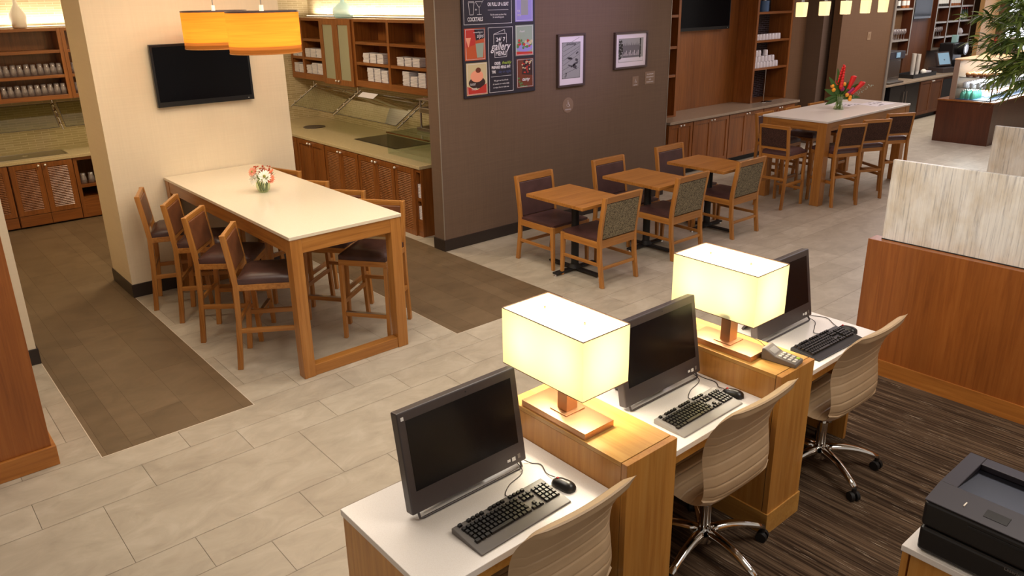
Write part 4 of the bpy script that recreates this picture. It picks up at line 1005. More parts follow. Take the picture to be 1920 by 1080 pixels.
# stacks of square white plates
pm = MB().box(-0.068, 0.068, -0.070, 0.070, 0.0, 0.0148).build('square_plate', 'white_ceramic', bevel=0.003); first = True
bays = []
def stack(y, x, z, n, lab, grp_):
    for k in range(n): put(pm, (x+random.uniform(-.003, .003), y+random.uniform(-.003, .003), z+0.0005+k*0.0165), 'white plate, %s of the %s' % (ov(k, n), lab), 'plate', grp_)
for (y0, z, hs, nm) in ((3.98, 1.826, (7, 7, 7), 'middle shelf left bay, nearer unit'), (3.20, 1.826, (6, 6, 6), 'middle shelf right bay, nearer unit'),
                        (3.90, 1.602, (10, 10, 9), 'bottom shelf left bay, nearer unit'), (3.10, 1.602, (10, 7, 10), 'bottom shelf right bay, nearer unit'),
                        (5.56, 1.826, (7, 7, 7), 'middle shelf beside the glass doors'), (5.56, 1.602, (7, 9, 9), 'bottom shelf beside the glass doors'),
                        (5.96, 1.826, (7, 7), 'middle shelf in the corner'), (5.96, 1.602, (8, 7), 'bottom shelf in the corner')):
    for i, n in enumerate(hs):
        stack(y0-i*0.165, 3.085, z, n, '%s stack, %s' % (('left', 'middle', 'right')[i], nm), '%s stack, %s' % (('left', 'middle', 'right')[i], nm))
for z, n in ((0.562, 9), (0.322, 9)):
    for k in range(n):
        o = put(pm, (2.45, 1.979, z+k*0.0165), 'white plate, %s on the %s shelf of the open base unit' % (ov(k, n), 'upper' if z > .5 else 'lower'), 'plate', 'plates in the open base unit, %s' % z)
        o.scale = (1.0, 0.48, 1.0)

# vases on top of the shelving
v = MB().lathe([(0.0, 0), (0.06, 0), (0.075, 0.02), (0.09, 0.11), (0.085, 0.15), (0.05, 0.21), (0.022, 0.26), (0.02, 0.36), (0.024, 0.40)], (0, 0, 0), 28).build('white_vase', 'pearl', smooth=True, loc=(-0.335, 5.93, 2.327))
tag(v, 'white teardrop vase on top of the rear kitchen shelves', 'vase')
v = MB().lathe([(0.0, 0), (0.10, 0), (0.125, 0.02), (0.135, 0.07), (0.125, 0.12), (0.07, 0.17), (0.028, 0.20), (0.024, 0.27), (0.03, 0.285)], (0, 0, 0), 28).build('blue_bottle', 'blue_glass_', smooth=True, loc=(3.15, 4.70, 2.347))
tag(v, 'pale blue round glass bottle on top of the frosted-door cabinet', 'bottle')

# cooktop, hole cover, sneeze guards
ck = thing('cooktop', 'dark glass cooktop set into the stone counter', 'cooktop', (2.72, 2.95, 0.912))
MB().box(0, 0.5, 0, 0.96, 0.0, 0.006).build('glass_top', 'screen', ck, 0.002)
MB().box(-0.006, 0.506, -0.006, 0.966, 0.0, 0.003).build('frame', 'steel', ck)
g = MB(); g.cyl((2.83, 5.20, 0.912), (2.83, 5.20, 0.918), 0.15, n=32); o = g.build('round_tray', 'bezel', smooth=40); tag(o, 'dark round flush lid in the stone counter beside the cream wall', 'lid')
def guard(name, label, pts0, pts1, arms, post_dir, gm='sneeze_glass'):
    t = thing(name, label, 'sneeze guard', (0, 0, 0))
    (a0, b0), (a1, b1) = pts0, pts1       # (bottom, top) at the two ends
    n = (Vector(a1)-Vector(a0)).cross(Vector(b0)-Vector(a0)).normalized()*0.003
    q = [Vector(p) for p in (a0, a1, b1, b0)]
    g = MB(); g.hexa([p-n for p in q], [p+n for p in q]); g.build('glass_pane', gm, t)
    g = MB()
    for p, r in ((a0, a1), (b0, b1), (a0, b0), (a1, b1)): g.bar(p, r, 0.006, 0.006)
    g.build('edge', 'bezel', t)
    for (p, r) in arms:
        p = Vector(p); r = Vector(r); d = (r-p)
        m = MB(); m.cyl(p-d*0.05, r+d*0.05, 0.008, n=10); arm = m.build('arm', 'chrome', t, smooth=40)
        for f in (0.15, 0.4, 0.62, 0.85): c = p+d*f; MB().cyl(c, c+Vector((-0.02, -0.02, 0.02)), 0.011, n=10).build('clamp', 'chrome', arm, smooth=40)
        m = MB(); c = p+d*0.95; m.cyl(c, (c.x, c.y, 1.515), 0.008, n=10); m.build('post', 'chrome', t, smooth=40)
        m = MB(); c = p+d*0.45; e = Vector(post_dir); m.cyl(c, c+e*0.05, 0.007, n=10); m.build('bracket', 'chrome', t, smooth=40)
    return t
def rg(y0, y1, lab): return guard('sneeze_guard', lab, ((2.60, y0, 1.225), (2.97, y0, 1.465)), ((2.60, y1, 1.225), (2.97, y1, 1.465)), [((2.62, y0+0.03 if y0 < y1 else y0-0.03, 1.22), (2.99, y0+0.03 if y0 < y1 else y0-0.03, 1.46))], (0, 0, -1))
def rg(pts0, pts1, arms, lab): return guard('sneeze_guard', lab, pts0, pts1, arms, (0.3, 0, -0.5))
f = lambda y: ((2.60, y, 1.225), (2.97, y, 1.465)); a_ = lambda y: ((2.60, y, 1.215), (2.98, y, 1.462))
rg(f(4.18), f(5.30), [a_(5.34)], 'tilted glass sneeze guard above the counter, left of the painted reflection')
rg(f(2.72), f(4.10), [a_(4.14), a_(2.66)], 'tilted glass sneeze guard with a painted wall reflection, above the cooktop')
pn = MB(); pn.poly([(2.885, 4.03, 1.417), (2.885, 3.66, 1.417), (2.962, 3.66, 1.467), (2.962, 4.03, 1.467)]); o = pn.build('painted_reflection', 'paper'); tag(o, 'pale sheet painting the reflection of the cream wall on the tilted glass guard', 'painted reflection')  # pale sheet stands in for the cream wall reflected in the glass
f2 = lambda x: ((x, 5.62, 1.215), (x, 5.90, 1.47))
guard('sneeze_guard', 'tilted glass sneeze guard above the steel sink', f2(-1.35), f2(-0.20), [((-0.17, 5.60, 1.20), (-0.17, 5.92, 1.48))], (0, 0.3, -0.5), 'guard_glass')
guard('sneeze_guard', 'tilted glass sneeze guard on the rear counter, beside the cream wall', f2(-0.13), f2(1.1), [((1.14, 5.60, 1.20), (1.14, 5.92, 1.48))], (0, 0.3, -0.5), 'guard_glass')
# glass box and steel warmer at the right end of the counter
t = thing('glass_screen', 'low clear glass screen standing on the counter by the cooktop', 'glass screen', (2.52, 2.45, 0.912))
MB().box(0, 0.006, -0.50, 0.35, 0.0, 0.24).build('glass_pane', 'glass_clear', t); MB().box(0.006, 0.6, 0.344, 0.35, 0.0, 0.24).build('side_pane', 'glass_clear', t)
MB().box(0.0, 0.6, -0.50, 0.35, 0.24, 0.246).build('top_pane', 'glass_clear', t)
g = MB(); g.box(-0.004, 0.0, -0.50, 0.35, 0.236, 0.248); g.build('edge', 'chrome', t)
t = thing('food_warmer', 'steel food warmer with heat lamps at the right end of the counter', 'food warmer', (2.80, 2.05, 1.163))
MB().box(0, 0.42, 0, 0.55, 0.0, 0.04).build('tray', 'steel', t, 0.004)
for x in (0.03, 0.38):
    for y in (0.04, 0.5): MB().cyl((x, y, 0.04), (x, y, 0.34), 0.012, n=10).build('leg', 'steel', t, smooth=40)
MB().box(0.02, 0.40, 0.03, 0.52, 0.20, 0.26).build('heat_hood', 'steel', t, 0.006)
MB().box(0.0, 0.42, 0.02, 0.53, 0.34, 0.355).build('top_shelf', 'steel', t, 0.003)
t = thing('coffee_urn', 'small steel urn on the counter beside the cooktop', 'urn', (3.24, 2.78, 0.912))
MB().lathe([(0, 0), (0.06, 0), (0.06, 0.02), (0.05, 0.03), (0.05, 0.22), (0.055, 0.24), (0.0, 0.27)], n=20).build('body', 'steel', t, smooth=40)
MB().cyl((-0.05, 0, 0.06), (-0.09, 0, 0.06), 0.008, n=8).build('tap', 'chrome', t)

settle(m0, *KIT)

# ================================================================== GREY WALL: MENU BOARD, FRAMES, SIGNS
WY = 1.719
def wm(x, z, d=0.0): return Matrix.Translation((x, WY-d, z)) @ Matrix.Rotation(PI/2, 4, 'X')
mb_ = thing('menu_board', 'large dark menu board with chalk-style lettering and food pictures on the grey wall', 'menu board', (2.81, WY, 1.588))
X0 = 2.81; Z0 = 1.588
def loc(o): o.location = (-2.81, -WY, -1.588); return o
MB().box(0, 0.98, -0.022, 0, 0, 1.30).build('board', 'board', mb_, 0.002)
def P(px, py):     # board coordinates from the 853x1080 close-up: px across, py down
    return X0 + (px-62)/740*0.98, Z0 + (1005-py)/5.69*0.0057 + 0.0
def rect(g, x0, x1, z0, z1, d0, d1): g.box(x0, x1, WY-d1, WY-d0, z0, z1)
def outline(g, x0, x1, z0, z1, w=0.004, d0=0.0225, d1=0.0240):
    rect(g, x0, x1, z0, z0+w, d0, d1); rect(g, x0, x1, z1-w, z1, d0, d1); rect(g, x0, x0+w, z0+w, z1-w, d0, d1); rect(g, x1-w, x1, z0+w, z1-w, d0, d1)
bx = lambda f: X0+f*0.98
# columns: left pictures .01-.29, centre .32-.68, right .72-.99
def panel(name, x0, x1, z0, z1, mat):
    o = MB(); rect(o, bx(x0), bx(x1), z0, z1, 0.0222, 0.0226); return loc(o.build(name, mat, mb_))
zr = lambda f: Z0+f
panels = [('drink_picture', .02, .295, zr(.375), zr(.690), 'photo_orange'), ('dessert_picture', .03, .31, zr(.025), zr(.350), 'photo_cream'),
          ('salad_picture', .715, .975, zr(.385), zr(.700), 'photo_mint'), ('flatbread_picture', .725, .975, zr(.045), zr(.355), 'photo_brown'), ('wine_picture', .715, .97, zr(.735), zr(1.20), 'photo_lilac')]
PN = {}
for n_, a, b, c, d, m_ in panels: PN[n_] = panel(n_, a, b, c, d, m_)
def disc(parent, name, x, z, rx, rz_, mat, d=0.0227, n=20, a0=0, a1=2*PI):
    g = MB(); pts = [(x+rx*math.cos(a0+(a1-a0)*k/n), WY-d, z+rz_*math.sin(a0+(a1-a0)*k/n)) for k in range(n)]
    g.poly(pts); o = g.build(name, mat, parent, fix=False); return o
def quadp(parent, name, pts, mat, d=0.0227):
    g = MB(); g.poly([(x, WY-d, z) for x, z in pts]); return g.build(name, mat, parent, fix=False)
b1 = PN['drink_picture']
quadp(b1, 'red_backdrop', [(bx(.025), zr(.50)), (bx(.16), zr(.53)), (bx(.16), zr(.685)), (bx(.025), zr(.685))], 'photo_red')
quadp(b1, 'dark_backdrop', [(bx(.17), zr(.57)), (bx(.29), zr(.59)), (bx(.29), zr(.685)), (bx(.15), zr(.685))], 'board')
quadp(b1, 'tumbler', [(bx(.18), zr(.40)), (bx(.26), zr(.40)), (bx(.275), zr(.545)), (bx(.165), zr(.54))], 'photo_mint', 0.0228)
quadp(b1, 'cocktail', [(bx(.035), zr(.60)), (bx(.105), zr(.60)), (bx(.075), zr(.51)), (bx(.065), zr(.51))], 'petal_peach', 0.0228)
b1 = PN['dessert_picture']
disc(b1, 'dark_cake', bx(.17), zr(.15), .11, .06, 'photo_dark'); disc(b1, 'cream_topping', bx(.17), zr(.215), .085, .06, 'petal_peach', 0.0228)
disc(b1, 'berry', bx(.19), zr(.275), .035, .027, 'photo_brown', 0.0229); quadp(b1, 'red_plate', [(bx(.035), zr(.03)), (bx(.305), zr(.03)), (bx(.305), zr(.14)), (bx(.17), zr(.075)), (bx(.035), zr(.12))], 'photo_red', 0.02275)
b1 = PN['salad_picture']
disc(b1, 'bowl', bx(.845), zr(.47), .12, .045, 'photo_lilac'); 
for k in range(26):
    disc(b1, 'salad_leaf', bx(.845)+random.uniform(-.105, .105), zr(.50)+random.uniform(-.035, .05), random.uniform(.012, .022), random.uniform(.01, .018), ('photo_green', 'photo_red', 'photo_green', 'photo_cream')[k % 4], 0.0228+k*2e-5, 8)
quadp(b1, 'red_cloth', [(bx(.72), zr(.39)), (bx(.97), zr(.39)), (bx(.97), zr(.42)), (bx(.72), zr(.43))], 'photo_red')
b1 = PN['flatbread_picture']
quadp(b1, 'flatbread', [(bx(.80), zr(.19)), (bx(.97), zr(.17)), (bx(.97), zr(.345)), (bx(.83), zr(.35))], 'photo_dark')
for k in range(24): disc(b1, 'topping', bx(.80)+random.random()*.15, zr(.20)+random.random()*.13, .011, .009, ('photo_cream', 'photo_red')[k % 2], 0.0229+k*2e-5, 7)
for k in range(8): disc(b1, 'herb', bx(.75)+random.random()*.12, zr(.06)+random.random()*.10, .016, .010, 'photo_green', 0.0229+k*2e-5, 7)
b1 = PN['wine_picture']
quadp(b1, 'wine_bottle', [(bx(.80), zr(.80)), (bx(.90), zr(.80)), (bx(.90), zr(1.1)), (bx(.80), zr(1.1))], 'photo_grey')
g = MB()
outline(g, bx(.02), bx(.665), zr(.725), zr(1.22)); outline(g, bx(.335), bx(.675), zr(.030), zr(.690)); outline(g, bx(.035), bx(.285), zr(.385), zr(.680), .003)
outline(g, bx(.045), bx(.30), zr(.035), zr(.340), .003); outline(g, bx(.725), bx(.965), zr(.395), zr(.690), .003); outline(g, bx(.735), bx(.965), zr(.055), zr(.345), .003); outline(g, bx(.725), bx(.96), zr(.745), zr(1.19), .003)
rect(g, bx(.36), bx(.645), zr(.192), zr(.195), .0225, .0235); rect(g, bx(.34), bx(.62), zr(.86), zr(.863), .0225, .0235)
loc(g.build('chalk_lines', 'chalk', mb_))
D = 0.0235
g = MB()
for body, x, z, s, w in (('COFFEE', .165, .985, .06, .145), ('COCKTAILS', .17, .775, .055, .20), ('PICK UP A', .415, .975, .050, .155), ('OR PULL UP A SEAT', .48, .915, .050, .285),
                         ('Visit the counter any time of day', .48, .815, .024, .22), ('for something good', .48, .79, .024, .15),
                         ('24  7', .505, .565, .055, .125), ('MENU', .505, .425, .065, .145), ('ORDER', .455, .325, .040, .085), ('PREPARED MEALS ANY', .505, .285, .040, .265), ('TIME', .40, .24, .040, .055),
                         ('We get our food fresh', .50, .15, .022, .20), ('all snacks are made daily', .50, .115, .022, .23), ('so enjoy them or take one', .50, .08, .022, .22),
                         ('SASSY', .115, .135, .032, .075), ('TWIST', .13, .085, .034, .075), ('FOR', .765, .84, .032, .04), ('WINE', .77, .80, .03, .05)):
    loc(MB().text(body, s, wm(bx(x), zr(z), D), 0, w*0.98, bold=(0.0012 if s > 0.034 else 0)).build('lettering', 'chalk', mb_))
loc(MB().text('/', .055, wm(bx(.507), zr(.572), D), 0, None).build('lettering', 'chalk', mb_))
g = MB(); g.text('gallery', .115, wm(bx(.505), zr(.495), D), 0.35, .275, bold=0.001); g.text('sips', .06, wm(bx(.23), zr(.615), D), 0.4, .09); g.text('something to', .02, wm(bx(.20), zr(.65), D), 0.4, .12)
g.text('tasty', .05, wm(bx(.865), zr(.135), D), 0.3, .11, bold=0.0008); g.text('fresh', .03, wm(bx(.81), zr(.635), D), 0.3, .07); g.text('to', .03, wm(bx(.18), zr(.87), D), 0.3); loc(g.build('script_lettering', 'chalk', mb_))
g = MB(); g.text('drink', .058, wm(bx(.585), zr(.975), D), 0.4, .12); g.text('freshly', .045, wm(bx(.585), zr(.328), D), 0.4, .13); loc(g.build('green_lettering', 'lime_text', mb_))
g = MB(); g.text('day or night', .040, wm(bx(.555), zr(.238), D), 0.3, .17); loc(g.build('blue_lettering', 'blue_text', mb_))
g = MB()    # cup, cocktail glass, menu card outlines
def ln(a, b, w=0.004): g.bar((bx(a[0]), WY-D, zr(a[1])), (bx(b[0]), WY-D, zr(b[1])), w, 0.001, up=(0, 1, 0))
for a, b in (((.085, .935), (.10, .82)), ((.10, .82), (.145, .82)), ((.145, .82), (.16, .935)), ((.08, .935), (.165, .935)), ((.085, .945), (.16, .945)),
             ((.175, .945), (.27, .945)), ((.175, .945), (.225, .885)), ((.27, .945), (.225, .885)), ((.225, .885), (.225, .82)), ((.195, .82), (.255, .82)), ((.235, .90), (.285, .965)),
             ((.41, .52), (.41, .62)), ((.41, .62), (.585, .625)), ((.585, .625), (.585, .53)), ((.41, .622), (.56, .665)), ((.56, .665), (.565, .63)), ((.415, .46), (.42, .385)), ((.42, .385), (.585, .39)), ((.585, .39), (.59, .46))): ln(a, b)
loc(g.build('drawn_symbols', 'chalk', mb_))

def frame(label, x0, x1, z0, z1, mx, mz, name='picture_frame'):
    t = thing(name, label, 'framed picture', (x0, WY, z0), 0, 'framed pictures on the grey wall'); w = x1-x0; h = z1-z0; f = 0.022
    g = MB(); g.box(0, w, -0.035, 0, 0, f); g.box(0, w, -0.035, 0, h-f, h); g.box(0, f, -0.035, 0, f, h-f); g.box(w-f, w, -0.035, 0, f, h-f); g.build('frame', 'frame_wood', t, 0.002)
    MB().box(f, w-f, -0.018, -0.002, f, h-f).build('mat_board', 'mat_board', t)
    pr_ = MB().box(mx, w-mx, -0.0195, -0.018, mz, h-mz).build('print', 'photo_grey', t)
    return t, pr_, w, h
t, p_, w, h = frame('tall framed black-and-white stamp print with a postcard collage, on the grey wall', 4.130, 4.565, 1.587, 2.168, 0.072, 0.09)
g = MB(); D2 = -0.0205
for k in range(22):
    for x in (0.075, w-0.081): g.box(x, x+.006, D2, D2+.0008, 0.094+k*0.0182, 0.103+k*0.0182)
for k in range(15):
    for z in (0.092, h-0.098): g.box(0.078+k*0.0192, 0.087+k*0.0192, D2, D2+.0008, z, z+.006)
for a in range(7): g.bar((0.09, D2, 0.14+a*0.05), (w-0.09, D2, 0.22+a*0.055+random.uniform(-.03, .03)), 0.003, 0.0008, up=(0, 1, 0))
for a in range(9):
    x = random.uniform(.13, w-.13); z = random.uniform(.18, .38); g.bar((x, D2-.0004, z), (x+random.uniform(.03, .07), D2-.0004, z+random.uniform(-.03, .03)), random.uniform(.01, .028), 0.0008, up=(0, 1, 0))
g.build('collage_lines', 'print_ink', p_)
g = MB(); g.text('3', .07, Matrix.Translation((0.125, D2, 0.13)) @ Matrix.Rotation(PI/2, 4, 'X'), .3); g.text('Greetings', .04, Matrix.Translation((w*.5, D2-.0003, 0.47)) @ Matrix.Rotation(PI/2, 4, 'X'), .4, .15); g.build('stamp_numeral', 'ink', p_)
t, p_, w, h = frame('landscape framed black-and-white photograph of a building with trees on the grey wall', 5.068, 5.668, 1.722, 2.15, 0.075, 0.075)
g = MB(); g.box(0.15, w-0.14, -0.0202, -0.0196, 0.13, 0.27)
for k in range(9): x = 0.16+k*0.033; g.prism([(x, 0.25), (x+0.03, 0.25), (x+0.015, 0.29+0.03*random.random())], 'y', -0.0203, -0.0197)
g.build('building', 'print_mid', p_)
g = MB()
for k in range(12): g.box(0.165+k*0.024, 0.173+k*0.024, -0.0207, -0.0203, 0.15, 0.17+0.02*(k % 3))
g.build('windows', 'paper', p_)
g = MB()
for k in range(130):
    sx = random.choice((-1, 1)); x = (0.10 if sx < 0 else w-0.11)+random.uniform(-.02, .035*(-sx)+.01); z = random.uniform(.12, .34); r = random.uniform(.006, .014)
    x = min(max(x, .085), w-.09); g.poly([(x+r*math.cos(a*PI/3), -0.0208-k*1e-6, z+r*math.sin(a*PI/3)) for a in range(6)])
g.build('trees', 'ink', p_)
g = MB(); g.box(0.08, w-0.08, -0.0204, -0.0197, 0.08, 0.125); g.build('lawn', 'paper', p_)

def wheelchair(g, c, s, d):     # access symbol
    M_ = lambda x, z: (c[0]+x*s, WY-d, c[1]+z*s)
    pts = [M_(0.45*math.cos(a), -0.2+0.45*math.sin(a)) for a in [math.radians(150+k*20) for k in range(12)]]
    g.tube(pts, 0.035*s, 6); g.ball(M_(-0.05, 0.82), 0.12*s, n=8)
    for a, b in (((-.05, .62), (0, 0)), ((0, 0), (.42, 0)), ((.42, 0), (.6, -.5)), ((-.03, .35), (.35, .3)), ((.6, -.5), (.72, -.45))): g.bar(M_(*a), M_(*b), .09*s, .06*s, up=(0, 1, 0))
def sign(label, x, z, w, h, rnd, texts, wc):
    t = thing('wall_sign', label, 'sign', (x, WY, z), 0)
    if rnd: MB().cyl((0, -0.004, 0), (0, 0, 0), w/2, n=32).build('plate', 'sign_plate', t)
    else: MB().box(-w/2, w/2, -0.004, 0, -h/2, h/2).build('plate', 'sign_plate', t, 0.001)
    g = MB()
    if wc: wheelchair(g, (x, z+wc[1]), wc[0], 0.005); o = g.build('access_symbol', 'paper', t); o.location = (-x, -WY, -z); g = MB()
    for b, zz, s, ww in texts: g.text(b, s, wm(x, z+zz, 0.0048), 0, ww)
    o = g.build('lettering', 'paper', t); o.location = (-x, -WY, -z)
sign('round taupe wheelchair-access sign on the grey wall below the tall stamp print', 4.318, 1.375, 0.175, 0, True, (('RESERVED', -0.05, 0.02, 0.09),), (0.045, 0.01))
sign('small square access sign on the grey wall below the landscape photograph', 5.49, 1.553, 0.115, 0.12, False, (('RESTROOM', -0.045, 0.014, 0.07),), (0.03, 0.0))
sign('wider plaque of small raised writing, right of the square access sign', 5.765, 1.575, 0.19, 0.155, False, (('MAXIMUM', .045, .022, .12), ('OCCUPANCY', .012, .022, .14), ('60', -.02, .022, .04), ('PERSONS', -.05, .022, .13)), None)

# ================================================================== LONG COUNTER WITH SHELVES AND TELEVISION
m0 = mark()
g = MB(); g.box(6.44, 9.76, 1.885, 2.60, 0.877, 0.912); o = g.build('countertop', 'granite_grey', bevel=0.003); tag(o, 'long grey-beige stone countertop under the wooden shelving, beyond the grey wall', 'countertop')
gl = 'panelled base cabinets under the long counter'
xs = [6.44, 6.99, 7.86, 8.76, 9.66]
labs = ['panelled wooden base cabinet right beside the end of the grey wall', 'panelled wooden base cabinet below the second television, left pair of doors', 'panelled wooden base cabinet below the second television, right pair of doors', 'panelled wooden base cabinet at the far end of the long counter']
for (a, b), lab in zip(zip(xs, xs[1:]), labs): base_cabinet(lab, (a+.001, 1.93, 0), 0, b-a-.002, 0.64, 'panel', 0.20, group=gl)
open_unit('display_shelf', 'narrow wooden display shelf beside the end of the grey wall', (6.40, 2.2, 0), 0, 0.56, 0.40, 0.913, 3.1, (1.50, 1.885, 2.30, 2.70), side=0.05, brail=0.02)
ds = open_unit('display_shelf', 'wooden shelf niche with dark mosaic back, holding white mugs and a blue canister', (8.82, 2.2, 0), 0, 1.02, 0.40, 0.913, 3.1, (1.445, 1.865, 2.285, 2.72), back='black_mosaic', side=0.05, brail=0.004)
t = thing('niche_panel', 'plain wooden wall panel behind the second television', 'wall panel', (6.97, 2.535, 0.913))
MB().box(0, 1.84, 0, 0.04, 0, 2.18).build('panel', 'niche_z', t)
MB().box(0.78, 0.784, -0.0012, 0, 0, 2.18).build('panel_joint', 'cherry_z', t)
television('wall_television', 'black flat television on the wooden panel above the long counter', (7.83, 2.50, 2.055), 1.27, 0.74)
def mug():
    t = bpy.data.objects.new('coffee_mug', None); C.objects.link(t); t.empty_display_size = .05
    MB().lathe([(0.036, 0.0), (0.041, 0.0), (0.039, 0.045), (0.036, 0.082), (0.030, 0.088), (0.0, 0.088)], n=18).build('cup', 'white_ceramic', t, smooth=40)
    g = MB(); g.tube([(0.036, 0, 0.016), (0.055, 0, 0.018), (0.067, 0, 0.034), (0.064, 0, 0.055), (0.052, 0, 0.068), (0.034, 0, 0.074)], 0.0055, 8); g.build('handle', 'white_ceramic', t, smooth=True); return t
mg = mug(); fm = True
def putm(x, y, z, lab, grp_, flip=False):
    global fm
    if fm: o = mg; fm = False
    else:
        o = mg.copy(); C.objects.link(o)
        for ch in mg.children: c = ch.copy(); C.objects.link(c); c.parent = o
    o.location = (x, y, z); tag(o, lab, 'mug', grp_); o.rotation_euler = (0, 0, 0 if ('rightmost' in lab or 'pyramid, second' in lab or 'apart' in lab) else 0.9)
for k in range(8): putm(8.925+k*0.088, 2.26, 1.866, 'white coffee mug, %s in the single row on the upper mug shelf' % oh(k, 8), 'mugs on the upper mug shelf')
for k in range(8): putm(8.925+k*0.087, 2.26, 1.446, 'white coffee mug, %s in the bottom row of the mug pyramid' % oh(k, 8), 'mugs in the bottom row of the pyramid')
for k in range(6): putm(8.93+k*0.098, 2.26, 1.5355, 'white coffee mug, %s in the middle row of the mug pyramid' % oh(k, 6), 'mugs in the middle row of the pyramid')
for k, x in enumerate((8.94, 9.03, 9.22)): putm(x, 2.26, 1.625, 'white coffee mug on top of the mug pyramid, %s' % ('leftmost', 'second from left', 'standing apart on the right')[k], 'mugs on top of the pyramid')
t = thing('canister', 'blue enamel canister with a steel lid on the top mug shelf', 'canister', (9.12, 2.30, 2.286))
MB().cyl((0, 0, 0), (0, 0, 0.16), 0.085, n=24).build('body', 'blue_enamel', t, smooth=40); MB().cyl((0, 0, 0.16), (0, 0, 0.185), 0.04, 0.03, n=20).build('lid', 'steel', t, smooth=40)
t = thing('water_tap', 'thin chrome tap rail standing on the long counter below the mugs', 'tap', (9.10, 2.145, 0.912))
MB().lathe([(0, 0), (0.04, 0), (0.04, 0.008), (0.015, 0.02), (0, 0.02)]).build('base', 'chrome', t, smooth=40); MB().cyl((0, 0, 0.02), (0, 0, 0.52), 0.004, n=8).build('rail', 'chrome', t)
t = MB().cyl((9.25, 2.15, 0.912), (9.25, 2.15, 0.917), 0.06, n=24).build('grommet', 'black_matte'); tag(t, 'small dark round inset in the long counter below the mugs', 'inset')
settle(m0, *NIC)
spot((8.0, 1.3, ZL), 26, WARM, 60, (7.9, 2.85, 1.1), 0.05, 0.3)

# ================================================================== FAR BAR TABLE: PENDANTS, FLOWERS, PLACEMATS
pl = ['leftmost', 'second from left', 'middle', 'second from right', 'rightmost']
for k, x in enumerate((6.935, 7.47, 8.0, 8.53, 9.03)):
    t = thing('glass_pendant', 'small glowing square glass pendant over the white-topped table, %s of five' % pl[k], 'pendant lamp', (x, 0.40, 2.285), 0, 'small glass pendants over the white-topped bar table')
    g = MB(); g.hexa([(-.048, -.048, 0), (.048, -.048, 0), (.048, .048, 0), (-.048, .048, 0)], [(-.052, -.052, .165), (.052, -.052, .165), (.052, .052, .165), (-.052, .052, .165)]); g.build('glass_shade', 'pendant_glass', t, 0.006)
    MB().cyl((0, 0, 0.166), (0, 0, 0.26), 0.024, 0.020, n=16).build('socket', 'chrome', t, smooth=40); MB().cyl((0, 0, 0.26), (0, 0, CEIL-2.285), 0.004, n=8).build('cord', 'steel', t)
    bulb((x, 0.40, 2.22), 2.6, (1.0, 0.80, 0.56), 0.05)
fv = thing('flower_vase', 'flared glass vase of red and orange tropical flowers on the white-topped table', 'vase of flowers', (8.08, 0.375, 1.07))
MB().lathe([(0.0, 0.0), (0.068, 0.0), (0.066, 0.012), (0.045, 0.06), (0.042, 0.11), (0.052, 0.155), (0.058, 0.175)], n=24).build('vase', 'vase_glass', fv, smooth=True)
g = MB()
for k in range(9): a = k*0.7; g.cyl((0.02*math.cos(a), 0.02*math.sin(a), 0.01), (0.035*math.cos(a), 0.035*math.sin(a), 0.20), 0.008, n=6)
g.build('stems', 'stem_green', fv)
def blade(g, b, d, L, w, droop=0.2):
    b = Vector(b); d = Vector(d).normalized(); s = d.cross(Vector((0.3, 0.8, 0.2))).normalized()*w; pr = None; n = 6
    for i in range(n+1):
        u = i/n; c = b+d*L*u-Vector((0, 0, droop*L*u*u)); ww = math.sin(PI*min(0.97, 0.12+0.85*u)); v = (g.bm.verts.new(c-s*ww), g.bm.verts.new(c+s*ww))
        if pr: g.bm.faces.new((pr[0], pr[1], v[1], v[0]))
        pr = v
g = MB()
for d, L in (((-.45, .25, 1), .42), ((-.1, .1, 1), .50), ((.5, -.4, .7), .36), ((.9, -.6, .25), .30), ((-.8, .5, .2), .22), ((-.6, .4, .6), .30), ((.3, -.2, 1), .30), ((-.75, .5, -.15), .2)): blade(g, (0, 0, .14), d, L, .035)
g.build('leaves', 'leaf_green', fv)
g = MB()
for k in range(26): u = k/26; a = k*2.1; r = .045*(1-u*.8); g.ball((-.02+.05*u+r*math.cos(a), .02-.02*u+r*math.sin(a), .28+.30*u), .03*(1-.6*u), 1.3, 8)
for c, tp in (((.09, -.06, .26), (.14, -.09, .42)), ((.12, -.09, .20), (.24, -.17, .34))):
    g.cyl(c, tp, .022, .036, n=14); g.ball(tp, .036, .5, 12)
g.build('red_blooms', 'petal_red', fv)
g = MB(); g.cyl((.06, -.04, .18), (.15, -.10, .27), .02, .03, n=12); g.ball((0.0, -.02, .27), .032, n=10); g.build('magenta_blooms', 'petal_magenta', fv)
g = MB()
for c in ((.07, -.06, .19), (.12, -.08, .16), (.02, -.03, .33), (-.09, .05, .26), (-.10, .07, .31), (.10, -.09, .13)): g.ball(c, .028, n=8)
g.build('orange_blooms', 'petal_orange', fv)
g = MB()
for k in range(30): u = k/30; g.ball((.14+.26*u+random.uniform(-.02, .02), -.10-.14*u+random.uniform(-.02, .02), .17+.15*u+random.uniform(-.02, .02)), .007, n=5)
g.build('filler_sprig', 'photo_mint', fv)
for k, (x, y, a, lab) in enumerate(((8.58, 0.55, 0.1, 'printed paper placemat on the white-topped table, nearer the flowers'), (8.90, 0.26, -0.1, 'printed paper placemat on the white-topped table, nearer its right end'))):
    t = thing('placemat', lab, 'placemat', (x, y, 1.07), a, 'paper placemats'); MB().box(-.23, .23, -.15, .15, 0.0005, .002).build('sheet', 'paper', t)
    g = MB()
    for j in range(16): xx = random.uniform(-.2, .14); yy = random.uniform(-.13, .11); g.box(xx, xx+random.uniform(.03, .07), yy, yy+random.uniform(.008, .03), .0021, .0025)
    g.build('printing', 'print_ink', t)

